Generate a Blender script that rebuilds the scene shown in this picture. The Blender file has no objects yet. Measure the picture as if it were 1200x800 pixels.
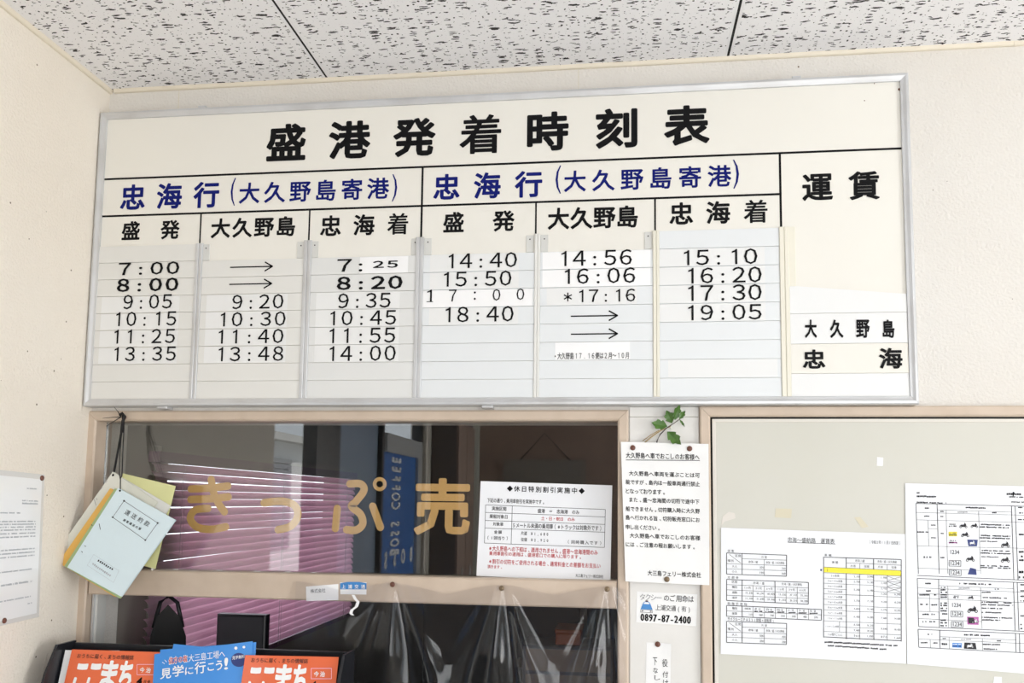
import bpy, math, random
from mathutils import Vector as Vec
random.seed(7)
S = bpy.context.scene
C = S.collection
PI = math.pi

# ------------------------------------------------------------------ camera
Z0 = 1.75                                   # height of the board's lower edge
F, PX, PY = 1000.6, 601.9, 492.5            # focal length and principal point (1200x800)
YAW, PITCH, ROLL = -0.1281, 0.0946, 0.0119
CAM = Vec((1.214, -1.8158, Z0 - 0.2028))
_cy, _sy, _cp, _sp = math.cos(YAW), math.sin(YAW), math.cos(PITCH), math.sin(PITCH)
FW = Vec((_sy*_cp, _cy*_cp, _sp)); _r0 = Vec((_cy, -_sy, 0)); _u0 = _r0.cross(FW)
RT = _r0*math.cos(ROLL) + _u0*math.sin(ROLL)
UP = -_r0*math.sin(ROLL) + _u0*math.cos(ROLL)
cd = bpy.data.cameras.new('camera'); cam = bpy.data.objects.new('camera', cd); C.objects.link(cam)
cd.sensor_width = 36; cd.lens = 36*F/1200
cd.shift_x = (600-PX)/1200; cd.shift_y = (PY-400)/1200
cd.clip_start = 0.02
from mathutils import Matrix
cam.matrix_world = Matrix(((RT.x, UP.x, -FW.x, CAM.x), (RT.y, UP.y, -FW.y, CAM.y), (RT.z, UP.z, -FW.z, CAM.z), (0, 0, 0, 1)))
S.camera = cam

# ------------------------------------------------------------------ light
S.view_settings.view_transform = 'Standard'; S.view_settings.look = 'None'
S.view_settings.gamma = 1; S.view_settings.use_curve_mapping = False
S.view_settings.exposure = 0.0
w = bpy.data.worlds.new('daylight'); S.world = w; w.use_nodes = True
bg = w.node_tree.nodes['Background']; bg.inputs[0].default_value = (0.86, 0.93, 1.0, 1); bg.inputs[1].default_value = 2.6
def area(name, loc, direction, sx, sy, power, col):
    l = bpy.data.lights.new(name, 'AREA'); l.shape = 'RECTANGLE'; l.size = sx; l.size_y = sy
    l.energy = power; l.color = col
    o = bpy.data.objects.new(name, l); C.objects.link(o); o.location = loc
    o.rotation_euler = Vec(direction).to_track_quat('-Z', 'Z').to_euler()
    return o
area('rear_window_daylight', (2.3, -4.62, 1.5), (0, 1, 0.5), 2.0, 1.4, 38, (1.0, 0.985, 0.97))
area('right_window_daylight', (5.12, -2.25, 1.5), (-1, 0.0, 0.4), 2.4, 1.3, 88, (1.0, 0.99, 0.98))
area('doorway_daylight', (-0.9, -1.7, 3.0), (1, 0.1, -0.9), 1.4, 1.0, 38, (1.0, 0.98, 0.95))
sl = bpy.data.lights.new('sun', 'SUN'); sl.energy = 8.0; sl.angle = 0.02; sl.color = (1, 0.96, 0.9)
so = bpy.data.objects.new('sun', sl); C.objects.link(so); so.location = (0, 0, 8)
so.rotation_euler = Vec((-0.6, -0.45, -0.8)).to_track_quat('-Z', 'Y').to_euler()

# ------------------------------------------------------------------ pixel <-> place
def ray(px, py): return RT*((px-PX)/F) + UP*((PY-py)/F) + FW
def on_y(px, py, y=0.0):
    d = ray(px, py); return CAM + d*((y-CAM.y)/d.y)
def on_x(px, py, x=0.0):
    d = ray(px, py); return CAM + d*((x-CAM.x)/d.x)

# ------------------------------------------------------------------ materials
M = {}
def mat(name, col, rough=0.6, metal=0.0, spec=0.5, bump=None, var=None, coat=0.0):
    m = bpy.data.materials.new(name); m.use_nodes = True; nt = m.node_tree
    b = nt.nodes['Principled BSDF']
    b.inputs['Base Color'].default_value = (*col, 1); b.inputs['Roughness'].default_value = rough
    b.inputs['Metallic'].default_value = metal; b.inputs['Specular IOR Level'].default_value = spec
    b.inputs['Coat Weight'].default_value = coat
    if bump or var:
        tc = nt.nodes.new('ShaderNodeTexCoord')
    if bump:
        sc, st, dist = bump
        n = nt.nodes.new('ShaderNodeTexNoise'); n.inputs['Scale'].default_value = sc; n.inputs['Detail'].default_value = 4
        nt.links.new(tc.outputs['Object'], n.inputs['Vector'])
        bp = nt.nodes.new('ShaderNodeBump'); bp.inputs['Strength'].default_value = st; bp.inputs['Distance'].default_value = dist
        nt.links.new(n.outputs['Fac'], bp.inputs['Height']); nt.links.new(bp.outputs['Normal'], b.inputs['Normal'])
    if var:
        sc, col2, lo, hi = var
        n = nt.nodes.new('ShaderNodeTexNoise'); n.inputs['Scale'].default_value = sc; n.inputs['Detail'].default_value = 5
        nt.links.new(tc.outputs['Object'], n.inputs['Vector'])
        r = nt.nodes.new('ShaderNodeValToRGB'); r.color_ramp.elements[0].position = lo; r.color_ramp.elements[1].position = hi
        r.color_ramp.elements[0].color = (*col, 1); r.color_ramp.elements[1].color = (*col2, 1)
        nt.links.new(n.outputs['Fac'], r.inputs['Fac']); nt.links.new(r.outputs['Color'], b.inputs['Base Color'])
    M[name] = m; return m

def wall_mat(name, col, grime, specks=True):
    m = mat(name, col, 0.85, spec=0.2); nt = m.node_tree; b = nt.nodes['Principled BSDF']; N = nt.nodes.new; L = nt.links.new
    tc = N('ShaderNodeTexCoord')
    n1 = N('ShaderNodeTexNoise'); n1.inputs['Scale'].default_value = 2.2; n1.inputs['Detail'].default_value = 6; L(tc.outputs['Object'], n1.inputs['Vector'])
    r1 = N('ShaderNodeValToRGB'); r1.color_ramp.elements[0].position = .35; r1.color_ramp.elements[1].position = .75
    r1.color_ramp.elements[0].color = (*col, 1); r1.color_ramp.elements[1].color = (*grime, 1); L(n1.outputs['Fac'], r1.inputs['Fac'])
    # small dark specks of dirt
    v = N('ShaderNodeTexVoronoi'); v.inputs['Scale'].default_value = 34; L(tc.outputs['Object'], v.inputs['Vector'])
    sep = N('ShaderNodeSeparateColor'); L(v.outputs['Color'], sep.inputs['Color'])
    pw = N('ShaderNodeMath'); pw.operation = 'POWER'; L(sep.outputs[0], pw.inputs[0]); pw.inputs[1].default_value = 9
    th = N('ShaderNodeMath'); th.operation = 'MULTIPLY'; L(pw.outputs[0], th.inputs[0]); th.inputs[1].default_value = 0.075
    lt = N('ShaderNodeMath'); lt.operation = 'LESS_THAN'; L(v.outputs['Distance'], lt.inputs[0]); L(th.outputs[0], lt.inputs[1])
    mx = N('ShaderNodeMixRGB'); L(lt.outputs[0], mx.inputs['Fac']); L(r1.outputs['Color'], mx.inputs[1]); mx.inputs[2].default_value = (.2, .15, .1, 1)
    L(mx.outputs[0], b.inputs['Base Color'])
    n2 = N('ShaderNodeTexNoise'); n2.inputs['Scale'].default_value = 170; n2.inputs['Detail'].default_value = 3; L(tc.outputs['Object'], n2.inputs['Vector'])
    bp = N('ShaderNodeBump'); bp.inputs['Strength'].default_value = .6; bp.inputs['Distance'].default_value = .004
    L(n2.outputs['Fac'], bp.inputs['Height']); L(bp.outputs['Normal'], b.inputs['Normal'])
    return m
wall_mat('wall_plaster', (.765, .74, .695), (.735, .695, .635))
wall_mat('wall_plaster_warm', (.86, .80, .71), (.83, .755, .65))
mat('door_frame_dark', (.03, .028, .026), .4)

def ceiling_mat():
    m = mat('ceiling_tile', (.86, .86, .87), .9, spec=.1); nt = m.node_tree; b = nt.nodes['Principled BSDF']; N = nt.nodes.new; L = nt.links.new
    tc = N('ShaderNodeTexCoord')
    nz = N('ShaderNodeTexNoise'); nz.inputs['Scale'].default_value = 55; nz.inputs['Detail'].default_value = 3; L(tc.outputs['Object'], nz.inputs['Vector'])
    cen = N('ShaderNodeVectorMath'); cen.operation = 'SUBTRACT'; L(nz.outputs['Color'], cen.inputs[0]); cen.inputs[1].default_value = (.5, .5, .5)
    def worm(sx, sy, warp, lo, power, mul, seed):
        s1 = N('ShaderNodeVectorMath'); s1.operation = 'MULTIPLY'; L(cen.outputs[0], s1.inputs[0]); s1.inputs[1].default_value = (warp*.5, warp, 0)
        ad = N('ShaderNodeVectorMath'); ad.operation = 'ADD'; L(tc.outputs['Object'], ad.inputs[0]); L(s1.outputs[0], ad.inputs[1])
        mp = N('ShaderNodeMapping'); mp.inputs['Scale'].default_value = (sx, sy, 0); mp.inputs['Location'].default_value = (seed, seed*2.3, 0); L(ad.outputs[0], mp.inputs['Vector'])
        v = N('ShaderNodeTexVoronoi'); v.voronoi_dimensions = '2D'; v.inputs['Scale'].default_value = 1; L(mp.outputs[0], v.inputs['Vector'])
        # keep the mark flat: distance measured mostly across
        sep = N('ShaderNodeSeparateColor'); L(v.outputs['Color'], sep.inputs['Color'])
        pw = N('ShaderNodeMath'); pw.operation = 'POWER'; L(sep.outputs[0], pw.inputs[0]); pw.inputs[1].default_value = power
        th = N('ShaderNodeMath'); th.operation = 'MULTIPLY_ADD'; L(pw.outputs[0], th.inputs[0]); th.inputs[1].default_value = mul; th.inputs[2].default_value = lo
        lt = N('ShaderNodeMath'); lt.operation = 'LESS_THAN'; L(v.outputs['Distance'], lt.inputs[0]); L(th.outputs[0], lt.inputs[1])
        return lt.outputs[0]
    a = worm(24, 105, .014, -.02, 2.6, .32, 3.1)
    c = worm(36, 125, .013, -.02, 3.0, .31, 17.7)
    d = worm(85, 85, .004, .02, 3.0, .20, 41.3)
    def mx(p, q):
        k = N('ShaderNodeMath'); k.operation = 'MAXIMUM'; L(p, k.inputs[0]); L(q, k.inputs[1]); return k.outputs[0]
    holes = mx(mx(a, c), d)
    cm = N('ShaderNodeMixRGB'); L(holes, cm.inputs['Fac']); cm.inputs[1].default_value = (.92, .91, .915, 1); cm.inputs[2].default_value = (.05, .047, .045, 1)
    L(cm.outputs[0], b.inputs['Base Color'])
    n2 = N('ShaderNodeTexNoise'); n2.inputs['Scale'].default_value = 300; L(tc.outputs['Object'], n2.inputs['Vector'])
    iv = N('ShaderNodeMath'); iv.operation = 'SUBTRACT'; L(n2.outputs['Fac'], iv.inputs[0]); L(holes, iv.inputs[1])
    bp = N('ShaderNodeBump'); bp.inputs['Strength'].default_value = .2; bp.inputs['Distance'].default_value = .002
    L(iv.outputs[0], bp.inputs['Height']); L(bp.outputs['Normal'], b.inputs['Normal'])
ceiling_mat()

mat('ceiling_edge', (.88, .875, .88), .9)
mat('cream_moulding', (.78, .71, .58), .45)
mat('black_gap', (.01, .009, .008), .9)
mat('board_cream', (.83, .81, .745), .5, var=(1.6, (.80, .775, .705), .4, .75))
mat('aluminium', (.64, .65, .66), .4, metal=.45, var=(9, (.56, .56, .56), .45, .7))
mat('rail_white', (.78, .775, .74), .4)
mat('rail_cream', (.80, .77, .66), .45)
mat('strip_grey', (.74, .745, .73), .45)
mat('strip_warm', (.76, .755, .72), .45)
mat('strip_cool', (.77, .795, .805), .45)
mat('label_white', (.815, .82, .81), .5)
mat('label_bright', (.92, .92, .92), .5)
mat('clear_plate', (.66, .66, .63), .3)
mat('ink_black', (.006, .006, .007), .45, spec=.12)
mat('ink_blue', (.006, .012, .16), .4, spec=.12)
mat('ink_soft', (.05, .05, .055), .6, spec=.12)
mat('ink_grey', (.28, .28, .29), .7)
mat('ink_pale', (.45, .47, .50), .7)
mat('ink_red', (.55, .03, .04), .6)
mat('ink_violet', (.50, .12, .40), .6)
mat('ink_navy', (.03, .05, .20), .6)
mat('highlight_yellow', (.90, .78, .05), .6)
mat('highlight_pink', (.90, .55, .70), .6)
mat('paper', (.86, .875, .90), .75, spec=.2)
mat('paper_warm', (.88, .88, .87), .75, spec=.2)
mat('laminate', (.90, .90, .90), .2, spec=.6, coat=.5)
mat('laminate_edge', (.72, .70, .67), .15, spec=.6)
mat('frame_beige', (.62, .505, .40), .5, bump=(35, .12, .002), var=(14, (.55, .44, .34), .45, .75))
mat('panel_beige', (.635, .625, .56), .6, var=(3, (.61, .60, .525), .4, .75))
mat('panel_lip', (.72, .68, .62), .5)
mat('panel_white', (.76, .745, .71), .5, bump=(60, .15, .002), var=(4, (.71, .69, .64), .45, .75))
mat('rust', (.13, .045, .02), .7)
mat('tack_brown', (.15, .055, .035), .35)
mat('tack_bronze', (.22, .16, .10), .35, metal=.5)
mat('pearl', (.8, .78, .75), .2)
mat('black_cord', (.012, .011, .012), .8)
mat('gold_vinyl', (.88, .53, .19), .45)
mat('booklet_blue', (.68, .80, .84), .65)
mat('booklet_green', (.42, .56, .28), .65)
mat('booklet_orange', (.85, .50, .12), .65)
mat('booklet_cream', (.76, .76, .68), .7)
mat('booklet_white', (.80, .80, .77), .7)
mat('folder_lime', (.72, .72, .36), .6)
mat('page_edge', (.74, .72, .66), .8, bump=(400, .4, .002))
mat('magazine_orange', (.80, .145, .045), .3, coat=.3)
mat('magazine_blue', (.035, .26, .72), .3, coat=.3)
mat('magazine_white', (.90, .90, .90), .4)
mat('ink_white', (.92, .92, .92), .5)
mat('ink_brown', (.10, .03, .02), .5)
mat('rack_black', (.012, .013, .017), .35)
mat('leaf_green', (.05, .13, .018), .4, var=(60, (.09, .20, .03), .4, .7))
mat('twig_tan', (.45, .33, .16), .7)
mat('twig_dark', (.06, .045, .04), .7)
mat('sticker_blue', (.05, .24, .58), .4)
mat('tape_yellow', (.66, .61, .46), .5)
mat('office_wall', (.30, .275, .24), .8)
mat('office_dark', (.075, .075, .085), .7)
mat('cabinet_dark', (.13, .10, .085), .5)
mat('dark_wood', (.40, .29, .23), .6, var=(8, (.33, .23, .18), .4, .7))
mat('floor_grey', (.56, .55, .53), .5, var=(5, (.50, .49, .47), .4, .7))
mat('ground_concrete', (.55, .54, .52), .9)
mat('column_grey', (.66, .67, .60), .7)
mat('building_pale', (.72, .72, .71), .8)
mat('shutter_grey', (.28, .29, .30), .6)
mat('vending_blue', (.07, .22, .62), .35)
mat('vending_grey', (.5, .5, .5), .4)
mat('door_leaf', (.30, .38, .50), .3)
mat('orange_box', (.20, .05, .02), .6)
mat('blind_head', (.22, .13, .18), .5)
mat('cord_white', (.7, .62, .66), .7)

def slat_mat():
    m = bpy.data.materials.new('blind_pink'); m.use_nodes = True; nt = m.node_tree; N = nt.nodes.new; L = nt.links.new
    nt.nodes.remove(nt.nodes['Principled BSDF']); out = nt.nodes['Material Output']
    d = N('ShaderNodeBsdfDiffuse'); d.inputs[0].default_value = (.76, .57, .66, 1)
    t = N('ShaderNodeBsdfTranslucent'); t.inputs[0].default_value = (.80, .56, .67, 1)
    mx = N('ShaderNodeMixShader'); mx.inputs[0].default_value = .46; L(d.outputs[0], mx.inputs[1]); L(t.outputs[0], mx.inputs[2]); L(mx.outputs[0], out.inputs[0])
    M['blind_pink'] = m
slat_mat()
def glass_mat(name, refl, rough, tint=(1, 1, 1), haze=0.0):
    m = bpy.data.materials.new(name); m.use_nodes = True; nt = m.node_tree; N = nt.nodes.new; L = nt.links.new
    nt.nodes.remove(nt.nodes['Principled BSDF']); out = nt.nodes['Material Output']
    t = N('ShaderNodeBsdfTransparent'); t.inputs[0].default_value = (*tint, 1)
    g = N('ShaderNodeBsdfGlossy'); g.inputs['Roughness'].default_value = rough
    lw = N('ShaderNodeLayerWeight'); lw.inputs['Blend'].default_value = .18
    ma = N('ShaderNodeMath'); ma.operation = 'MULTIPLY_ADD'; L(lw.outputs['Fresnel'], ma.inputs[0]); ma.inputs[1].default_value = .8; ma.inputs[2].default_value = refl
    ma.use_clamp = True
    mx = N('ShaderNodeMixShader'); L(ma.outputs[0], mx.inputs[0]); L(t.outputs[0], mx.inputs[1]); L(g.outputs[0], mx.inputs[2])
    last = mx
    if haze:
        d = N('ShaderNodeBsdfDiffuse'); d.inputs[0].default_value = (.8, .82, .85, 1)
        m2 = N('ShaderNodeMixShader'); m2.inputs[0].default_value = haze; L(mx.outputs[0], m2.inputs[1]); L(d.outputs[0], m2.inputs[2]); last = m2
    L(last.outputs[0], out.inputs[0]); M[name] = m
glass_mat('window_glass', .085, .0, (.96, .97, .96))
glass_mat('clear_vinyl', .025, .04, (.97, .97, .98), .012)

# ------------------------------------------------------------------ glyphs
_gc = {}
_one = [(.465, 0), (.545, 0), (.545, .735), (.49, .735), (.455, .68), (.33, .625), (.33, .555), (.465, .605)]
_gc[('\uff11', 0.0)] = (_one, [tuple(range(8))], [(j, (j+1) % 8) for j in range(8)], (.33, .545, 0, .735))
def glyph(ch, off=0.0):
    k = (ch, off)
    if k in _gc: return _gc[k]
    c = bpy.data.curves.new('g', 'FONT'); c.body = ch; c.size = 1; c.resolution_u = 2; c.offset = off
    o = bpy.data.objects.new('g', c); me = o.to_mesh()
    vs = [(v.co.x, v.co.y) for v in me.vertices]; fs = [tuple(p.vertices) for p in me.polygons]
    cnt = {}
    for f in fs:
        for i in range(len(f)):
            e = tuple(sorted((f[i], f[(i+1) % len(f)]))); cnt[e] = cnt.get(e, 0)+1
    # weld coincident outline points, then keep the outline edges
    ed = [e for e, n in cnt.items() if n == 1]
    o.to_mesh_clear(); bpy.data.objects.remove(o); bpy.data.curves.remove(c)
    bb = (min(x for x, y in vs), max(x for x, y in vs), min(y for x, y in vs), max(y for x, y in vs)) if vs else None
    _gc[k] = (vs, fs, ed, bb); return _gc[k]

class Plane:                                 # a flat face: u to the right, v up, off towards the viewer
    su = sv = 1.0
    def __init__(s, O, U, V):
        s.O = Vec(O); s.U = Vec(U).normalized(); s.V = Vec(V).normalized(); s.N = s.U.cross(s.V).normalized()
    def pt(s, u, v, off=0.0): return s.O + s.U*u + s.V*v + s.N*off
    def inv(s, px, py):
        d = ray(px, py); P = CAM + d*((s.O-CAM).dot(s.N)/d.dot(s.N)) - s.O
        return P.dot(s.U), P.dot(s.V)
class Quad:                                  # a sheet with four corners and an optional bulge; u, v run 0..1
    def __init__(s, bl, br, tr, tl, bulge=None):
        s.c = [Vec(p) for p in (bl, br, tr, tl)]; s.b = bulge
        U = (s.c[1]-s.c[0] + s.c[2]-s.c[3])*.5; V = (s.c[3]-s.c[0] + s.c[2]-s.c[1])*.5
        s.su = U.length; s.sv = V.length; s.U = U; s.V = V; s.N = U.cross(V).normalized()
        s.O = s.c[0]
    def pt(s, u, v, off=0.0):
        a = s.c[0].lerp(s.c[1], u); b = s.c[3].lerp(s.c[2], u); P = a.lerp(b, v)
        return P + s.N*(off + (s.b(u, v) if s.b else 0))
    def inv(s, px, py):
        ctr = (s.c[0]+s.c[1]+s.c[2]+s.c[3])*.25
        d = ray(px, py); P = CAM + d*((ctr-CAM).dot(s.N)/d.dot(s.N))
        u, v = .5, .5
        for _ in range(8):                   # Newton on the bilinear patch
            a = s.c[0].lerp(s.c[1], u); b = s.c[3].lerp(s.c[2], u); Q = a.lerp(b, v)
            r = P-Q; du = (s.c[1]-s.c[0]).lerp(s.c[2]-s.c[3], v); dv = b-a
            A, B, D = du.dot(du), du.dot(dv), dv.dot(dv); e, f = r.dot(du), r.dot(dv); det = A*D-B*B
            u += (e*D-f*B)/det; v += (A*f-B*e)/det
        return u, v

# ------------------------------------------------------------------ mesh builder
class Chars:                                 # collects every character of a text as a mesh of its own
    def __init__(s, name, parent): s.n = name; s.p = parent
    def T(s, sf, st, px, m, **kw):
        for q, c in enumerate(st):
            if c in ' \u3000': continue
            k2 = dict(kw)
            if c == '着' and 'rnd' in kw: k2['rnd'] = kw['rnd']*.55     # keep the close strokes open
            mb = MB(); mb.only = q; mb.T(sf, st, px, m, **k2); mb.build(s.n, s.p)
class MB:
    only = None
    def __init__(s): s.v = []; s.f = []; s.m = []; s.names = []; s.smooth = set()
    def mi(s, n):
        if n not in s.names: s.names.append(n)
        return s.names.index(n)
    def face(s, pts, m, smooth=False):
        b = len(s.v); s.v += [Vec(p) for p in pts]; s.f.append(tuple(range(b, b+len(pts)))); s.m.append(s.mi(m))
        if smooth: s.smooth.add(len(s.f)-1)
    def box(s, x0, x1, y0, y1, z0, z1, m):
        s.hexa([(x0, y0, z0), (x1, y0, z0), (x1, y0, z1), (x0, y0, z1)], [(x0, y1, z0), (x1, y1, z0), (x1, y1, z1), (x0, y1, z1)], m)
    def hexa(s, a, b, m):                    # prism between two loops of equal length
        n = len(a); k = len(s.v); s.v += [Vec(p) for p in a] + [Vec(p) for p in b]; i = s.mi(m)
        s.f.append(tuple(range(k, k+n))); s.m.append(i)
        s.f.append(tuple(range(k+2*n-1, k+n-1, -1))); s.m.append(i)
        for j in range(n):
            j2 = (j+1) % n
            s.f.append((k+j2, k+j, k+n+j, k+n+j2)); s.m.append(i)
    def bbox(s, x0, x1, y0, y1, z0, z1, m, c=.001):   # box with its front (low y) edges chamfered
        a = [(x0+c, y0, z0+c), (x1-c, y0, z0+c), (x1-c, y0, z1-c), (x0+c, y0, z1-c)]
        b = [(x0, y0+c, z0), (x1, y0+c, z0), (x1, y0+c, z1), (x0, y0+c, z1)]
        d = [(x0, y1, z0), (x1, y1, z0), (x1, y1, z1), (x0, y1, z1)]
        k = len(s.v); s.v += [Vec(p) for p in a+b+d]; i = s.mi(m)
        s.f.append((k, k+1, k+2, k+3)); s.f.append((k+11, k+10, k+9, k+8)); s.m += [i, i]
        for o in (0, 4):
            for j in range(4):
                j2 = (j+1) % 4
                s.f.append((k+o+j2, k+o+j, k+o+4+j, k+o+4+j2)); s.m.append(i)
    def tube(s, pts, r, m, n=8, r1=None, cap=True):
        pts = [Vec(p) for p in pts]; k = len(s.v); i = s.mi(m); L = len(pts)
        for a, p in enumerate(pts):
            t = (pts[min(a+1, L-1)]-pts[max(a-1, 0)]).normalized()
            h = Vec((0, 0, 1)) if abs(t.z) < .9 else Vec((1, 0, 0))
            e1 = t.cross(h).normalized(); e2 = t.cross(e1)
            rr = r if r1 is None else r+(r1-r)*a/max(1, L-1)
            for q in range(n):
                th = 2*PI*q/n; s.v.append(p+e1*(rr*math.cos(th))+e2*(rr*math.sin(th)))
        for a in range(L-1):
            for q in range(n):
                q2 = (q+1) % n; s.f.append((k+a*n+q, k+a*n+q2, k+(a+1)*n+q2, k+(a+1)*n+q)); s.m.append(i); s.smooth.add(len(s.f)-1)
        if cap:
            s.f.append(tuple(k+q for q in range(n-1, -1, -1))); s.f.append(tuple(k+(L-1)*n+q for q in range(n))); s.m += [i, i]
    def lathe(s, O, axis, prof, m, n=16):    # prof: (distance along axis, radius)
        O = Vec(O); t = Vec(axis).normalized(); h = Vec((0, 0, 1)) if abs(t.z) < .9 else Vec((1, 0, 0))
        e1 = t.cross(h).normalized(); e2 = t.cross(e1); k = len(s.v); i = s.mi(m)
        for d, r in prof:
            for q in range(n):
                th = 2*PI*q/n; s.v.append(O+t*d+e1*(r*math.cos(th))+e2*(r*math.sin(th)))
        for a in range(len(prof)-1):
            for q in range(n):
                q2 = (q+1) % n; s.f.append((k+a*n+q, k+a*n+q2, k+(a+1)*n+q2, k+(a+1)*n+q)); s.m.append(i); s.smooth.add(len(s.f)-1)
        s.f.append(tuple(k+q for q in range(n-1, -1, -1))); s.f.append(tuple(k+(len(prof)-1)*n+q for q in range(n))); s.m += [i, i]
    def sheet(s, sf, m, th=.0004, nu=10, nv=12, back=None, outline=None):
        k = len(s.v); i = s.mi(m); ib = s.mi(back or m); W = nu+1
        for o in (0, -th):
            for b in range(nv+1):
                for a in range(nu+1): s.v.append(sf.pt(a/nu, b/nv, o))
        n = (nu+1)*(nv+1)
        for b in range(nv):
            for a in range(nu):
                p = k+b*W+a
                s.f.append((p, p+1, p+W+1, p+W)); s.m.append(i); s.smooth.add(len(s.f)-1)
                s.f.append((n+p+W, n+p+W+1, n+p+1, n+p)); s.m.append(ib); s.smooth.add(len(s.f)-1)
        rim = [k+a for a in range(nu)] + [k+b*W+nu for b in range(nv)] + [k+nv*W+a for a in range(nu, 0, -1)] + [k+b*W for b in range(nv, 0, -1)]
        t = [s.v[p].copy() for p in rim]; u = [s.v[n+p].copy() for p in rim]; k = len(s.v); s.v += t+u; L = len(rim)
        for j in range(L):
            q = (j+1) % L; s.f.append((k+q, k+j, k+L+j, k+L+q)); s.m.append(ib)
    def flat(s, sf, uv, m, off=.0003): s.face([sf.pt(u, v, off) for u, v in uv], m)
    def rect(s, sf, u0, v0, u1, v1, m, off=.0003): s.flat(sf, [(u0, v0), (u1, v0), (u1, v1), (u0, v1)], m, off)
    def line(s, sf, a, b, wd, m, off=.0004):  # wd in metres
        ax, ay, bx, by = a[0]*sf.su, a[1]*sf.sv, b[0]*sf.su, b[1]*sf.sv
        dx, dy = bx-ax, by-ay; l = math.hypot(dx, dy) or 1; nx, ny = -dy/l*wd/2, dx/l*wd/2
        s.flat(sf, [((ax-nx)/sf.su, (ay-ny)/sf.sv), ((bx-nx)/sf.su, (by-ny)/sf.sv), ((bx+nx)/sf.su, (by+ny)/sf.sv), ((ax+nx)/sf.su, (ay+ny)/sf.sv)], m, off)
    def box_line(s, sf, u0, v0, u1, v1, wd, m, off=.0004):
        for a, b in (((u0, v0), (u1, v0)), ((u1, v0), (u1, v1)), ((u1, v1), (u0, v1)), ((u0, v1), (u0, v0))): s.line(sf, a, b, wd, m, off)
    def text(s, sf, st, uv, m, bold=0.0, rnd=0.0, rx=1.0, ry=1.0, sx=None, off=.0005, fit=True):
        """characters of st spread evenly over the box uv = (u0, v0, u1, v1)."""
        u0, v0, u1, v1 = uv
        gs = [None if c in ' \u3000' else glyph(c) for c in st]
        discs = bool(rnd)
        if bold and not rnd: rnd = bold*.8
        real = [g for g in gs if g and g[3]]
        if not real: return
        lo = min(g[3][2] for g in real)-rnd*ry; hi = max(g[3][3] for g in real)+rnd*ry
        em = (v1-v0)*sf.sv/(hi-lo)           # metres
        Wd = (u1-u0)*sf.su; n = len(st)
        def inkw(g): return (g[3][1]-g[3][0]+2*rnd*rx) if g else .9
        mxw = max(inkw(g) for g in real)
        if n == 1: k = Wd/(inkw(gs[0])*em) if fit else 1.0
        else:
            k = sx or 1.0
            pitch = (Wd-(inkw(gs[0])+inkw(gs[-1]))*.5*em*k)/(n-1)
            if sx is None and pitch < mxw*em*1.04: k = Wd/((inkw(gs[0])+inkw(gs[-1]))*.5*em+(n-1)*mxw*em*1.04)
        c0 = u0*sf.su+inkw(gs[0])*em*k/2; c1 = u1*sf.su-inkw(gs[-1])*em*k/2
        i = s.mi(m)
        for q, g in enumerate(gs):
            if not g or (s.only is not None and q != s.only): continue
            cx = c0 if n == 1 else c0+(c1-c0)*q/(n-1)
            if n == 1 and not fit: cx = (u0+u1)*.5*sf.su
            gc = (g[3][0]+g[3][1])/2
            def P(x, y, d=0): return sf.pt((cx+(x-gc)*em*k)/sf.su, (v0*sf.sv+(y-lo)*em)/sf.sv, off+d)
            b = len(s.v); s.v += [P(x, y) for x, y in g[0]]
            for f in g[1]: s.f.append(tuple(b+t for t in f)); s.m.append(i)
            if rnd:
                seen = set(); lv = 0
                for a, e in g[2]:
                    (ax, ay), (ex, ey) = g[0][a], g[0][e]; dx, dy = ex-ax, ey-ay; l = math.hypot(dx, dy)
                    if l < 1e-6: continue
                    nx, ny = -dy/l*rnd*rx, dx/l*rnd*ry
                    lv = lv % 19+1; d = lv*1.6e-5
                    s.face([P(ax-nx, ay-ny, d), P(ex-nx, ey-ny, d), P(ex+nx, ey+ny, d), P(ax+nx, ay+ny, d)], m)
                    for t in (a, e) if discs else ():
                        kk = (round(g[0][t][0], 3), round(g[0][t][1], 3))
                        if kk in seen: continue
                        seen.add(kk); x, y = g[0][t]
                        lv = lv % 19+1; d = lv*1.6e-5
                        s.face([P(x+rnd*rx*math.cos(2*PI*j/10), y+rnd*ry*math.sin(2*PI*j/10), d) for j in range(10)], m)
    def T(s, sf, st, px, m, **kw):           # the same with the box given where the photograph shows it
        x0, y0, x1, y1 = px; xm, ym = (x0+x1)/2, (y0+y1)/2
        s.text(sf, st, (sf.inv(x0, ym)[0], sf.inv(xm, y1)[1], sf.inv(x1, ym)[0], sf.inv(xm, y0)[1]), m, **kw)
    def build(s, name, parent=None, origin=None):
        me = bpy.data.meshes.new(name)
        if parent is None and origin is None:
            xs = [p.x for p in s.v]; ys = [p.y for p in s.v]; zs = [p.z for p in s.v]
            origin = Vec(((min(xs)+max(xs))/2, (min(ys)+max(ys))/2, min(zs)))
        if parent is not None:
            origin = Vec((0, 0, 0)); q = parent
            while q: origin += q.location; q = q.parent
        me.from_pydata([tuple(p-origin) for p in s.v], [], s.f)
        for n in s.names: me.materials.append(M[n])
        me.polygons.foreach_set('material_index', s.m)
        if s.smooth: me.polygons.foreach_set('use_smooth', [q in s.smooth for q in range(len(s.f))])
        me.update()
        o = bpy.data.objects.new(name, me); C.objects.link(o)
        if parent is not None: o.parent = parent
        else: o.location = origin
        return o
def tag(o, label, cat, group=None):
    o['label'] = label; o['category'] = cat
    if group: o['group'] = group
    return o
def thing(name, label, cat, loc, group=None):
    o = bpy.data.objects.new(name, None); o.empty_display_size = .05; C.objects.link(o); o.location = loc
    return tag(o, label, cat, group)
def struct(o, label=None, cat=None):
    o['kind'] = 'structure'
    if label: o['label'] = label
    if cat: o['category'] = cat
    return o
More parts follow.
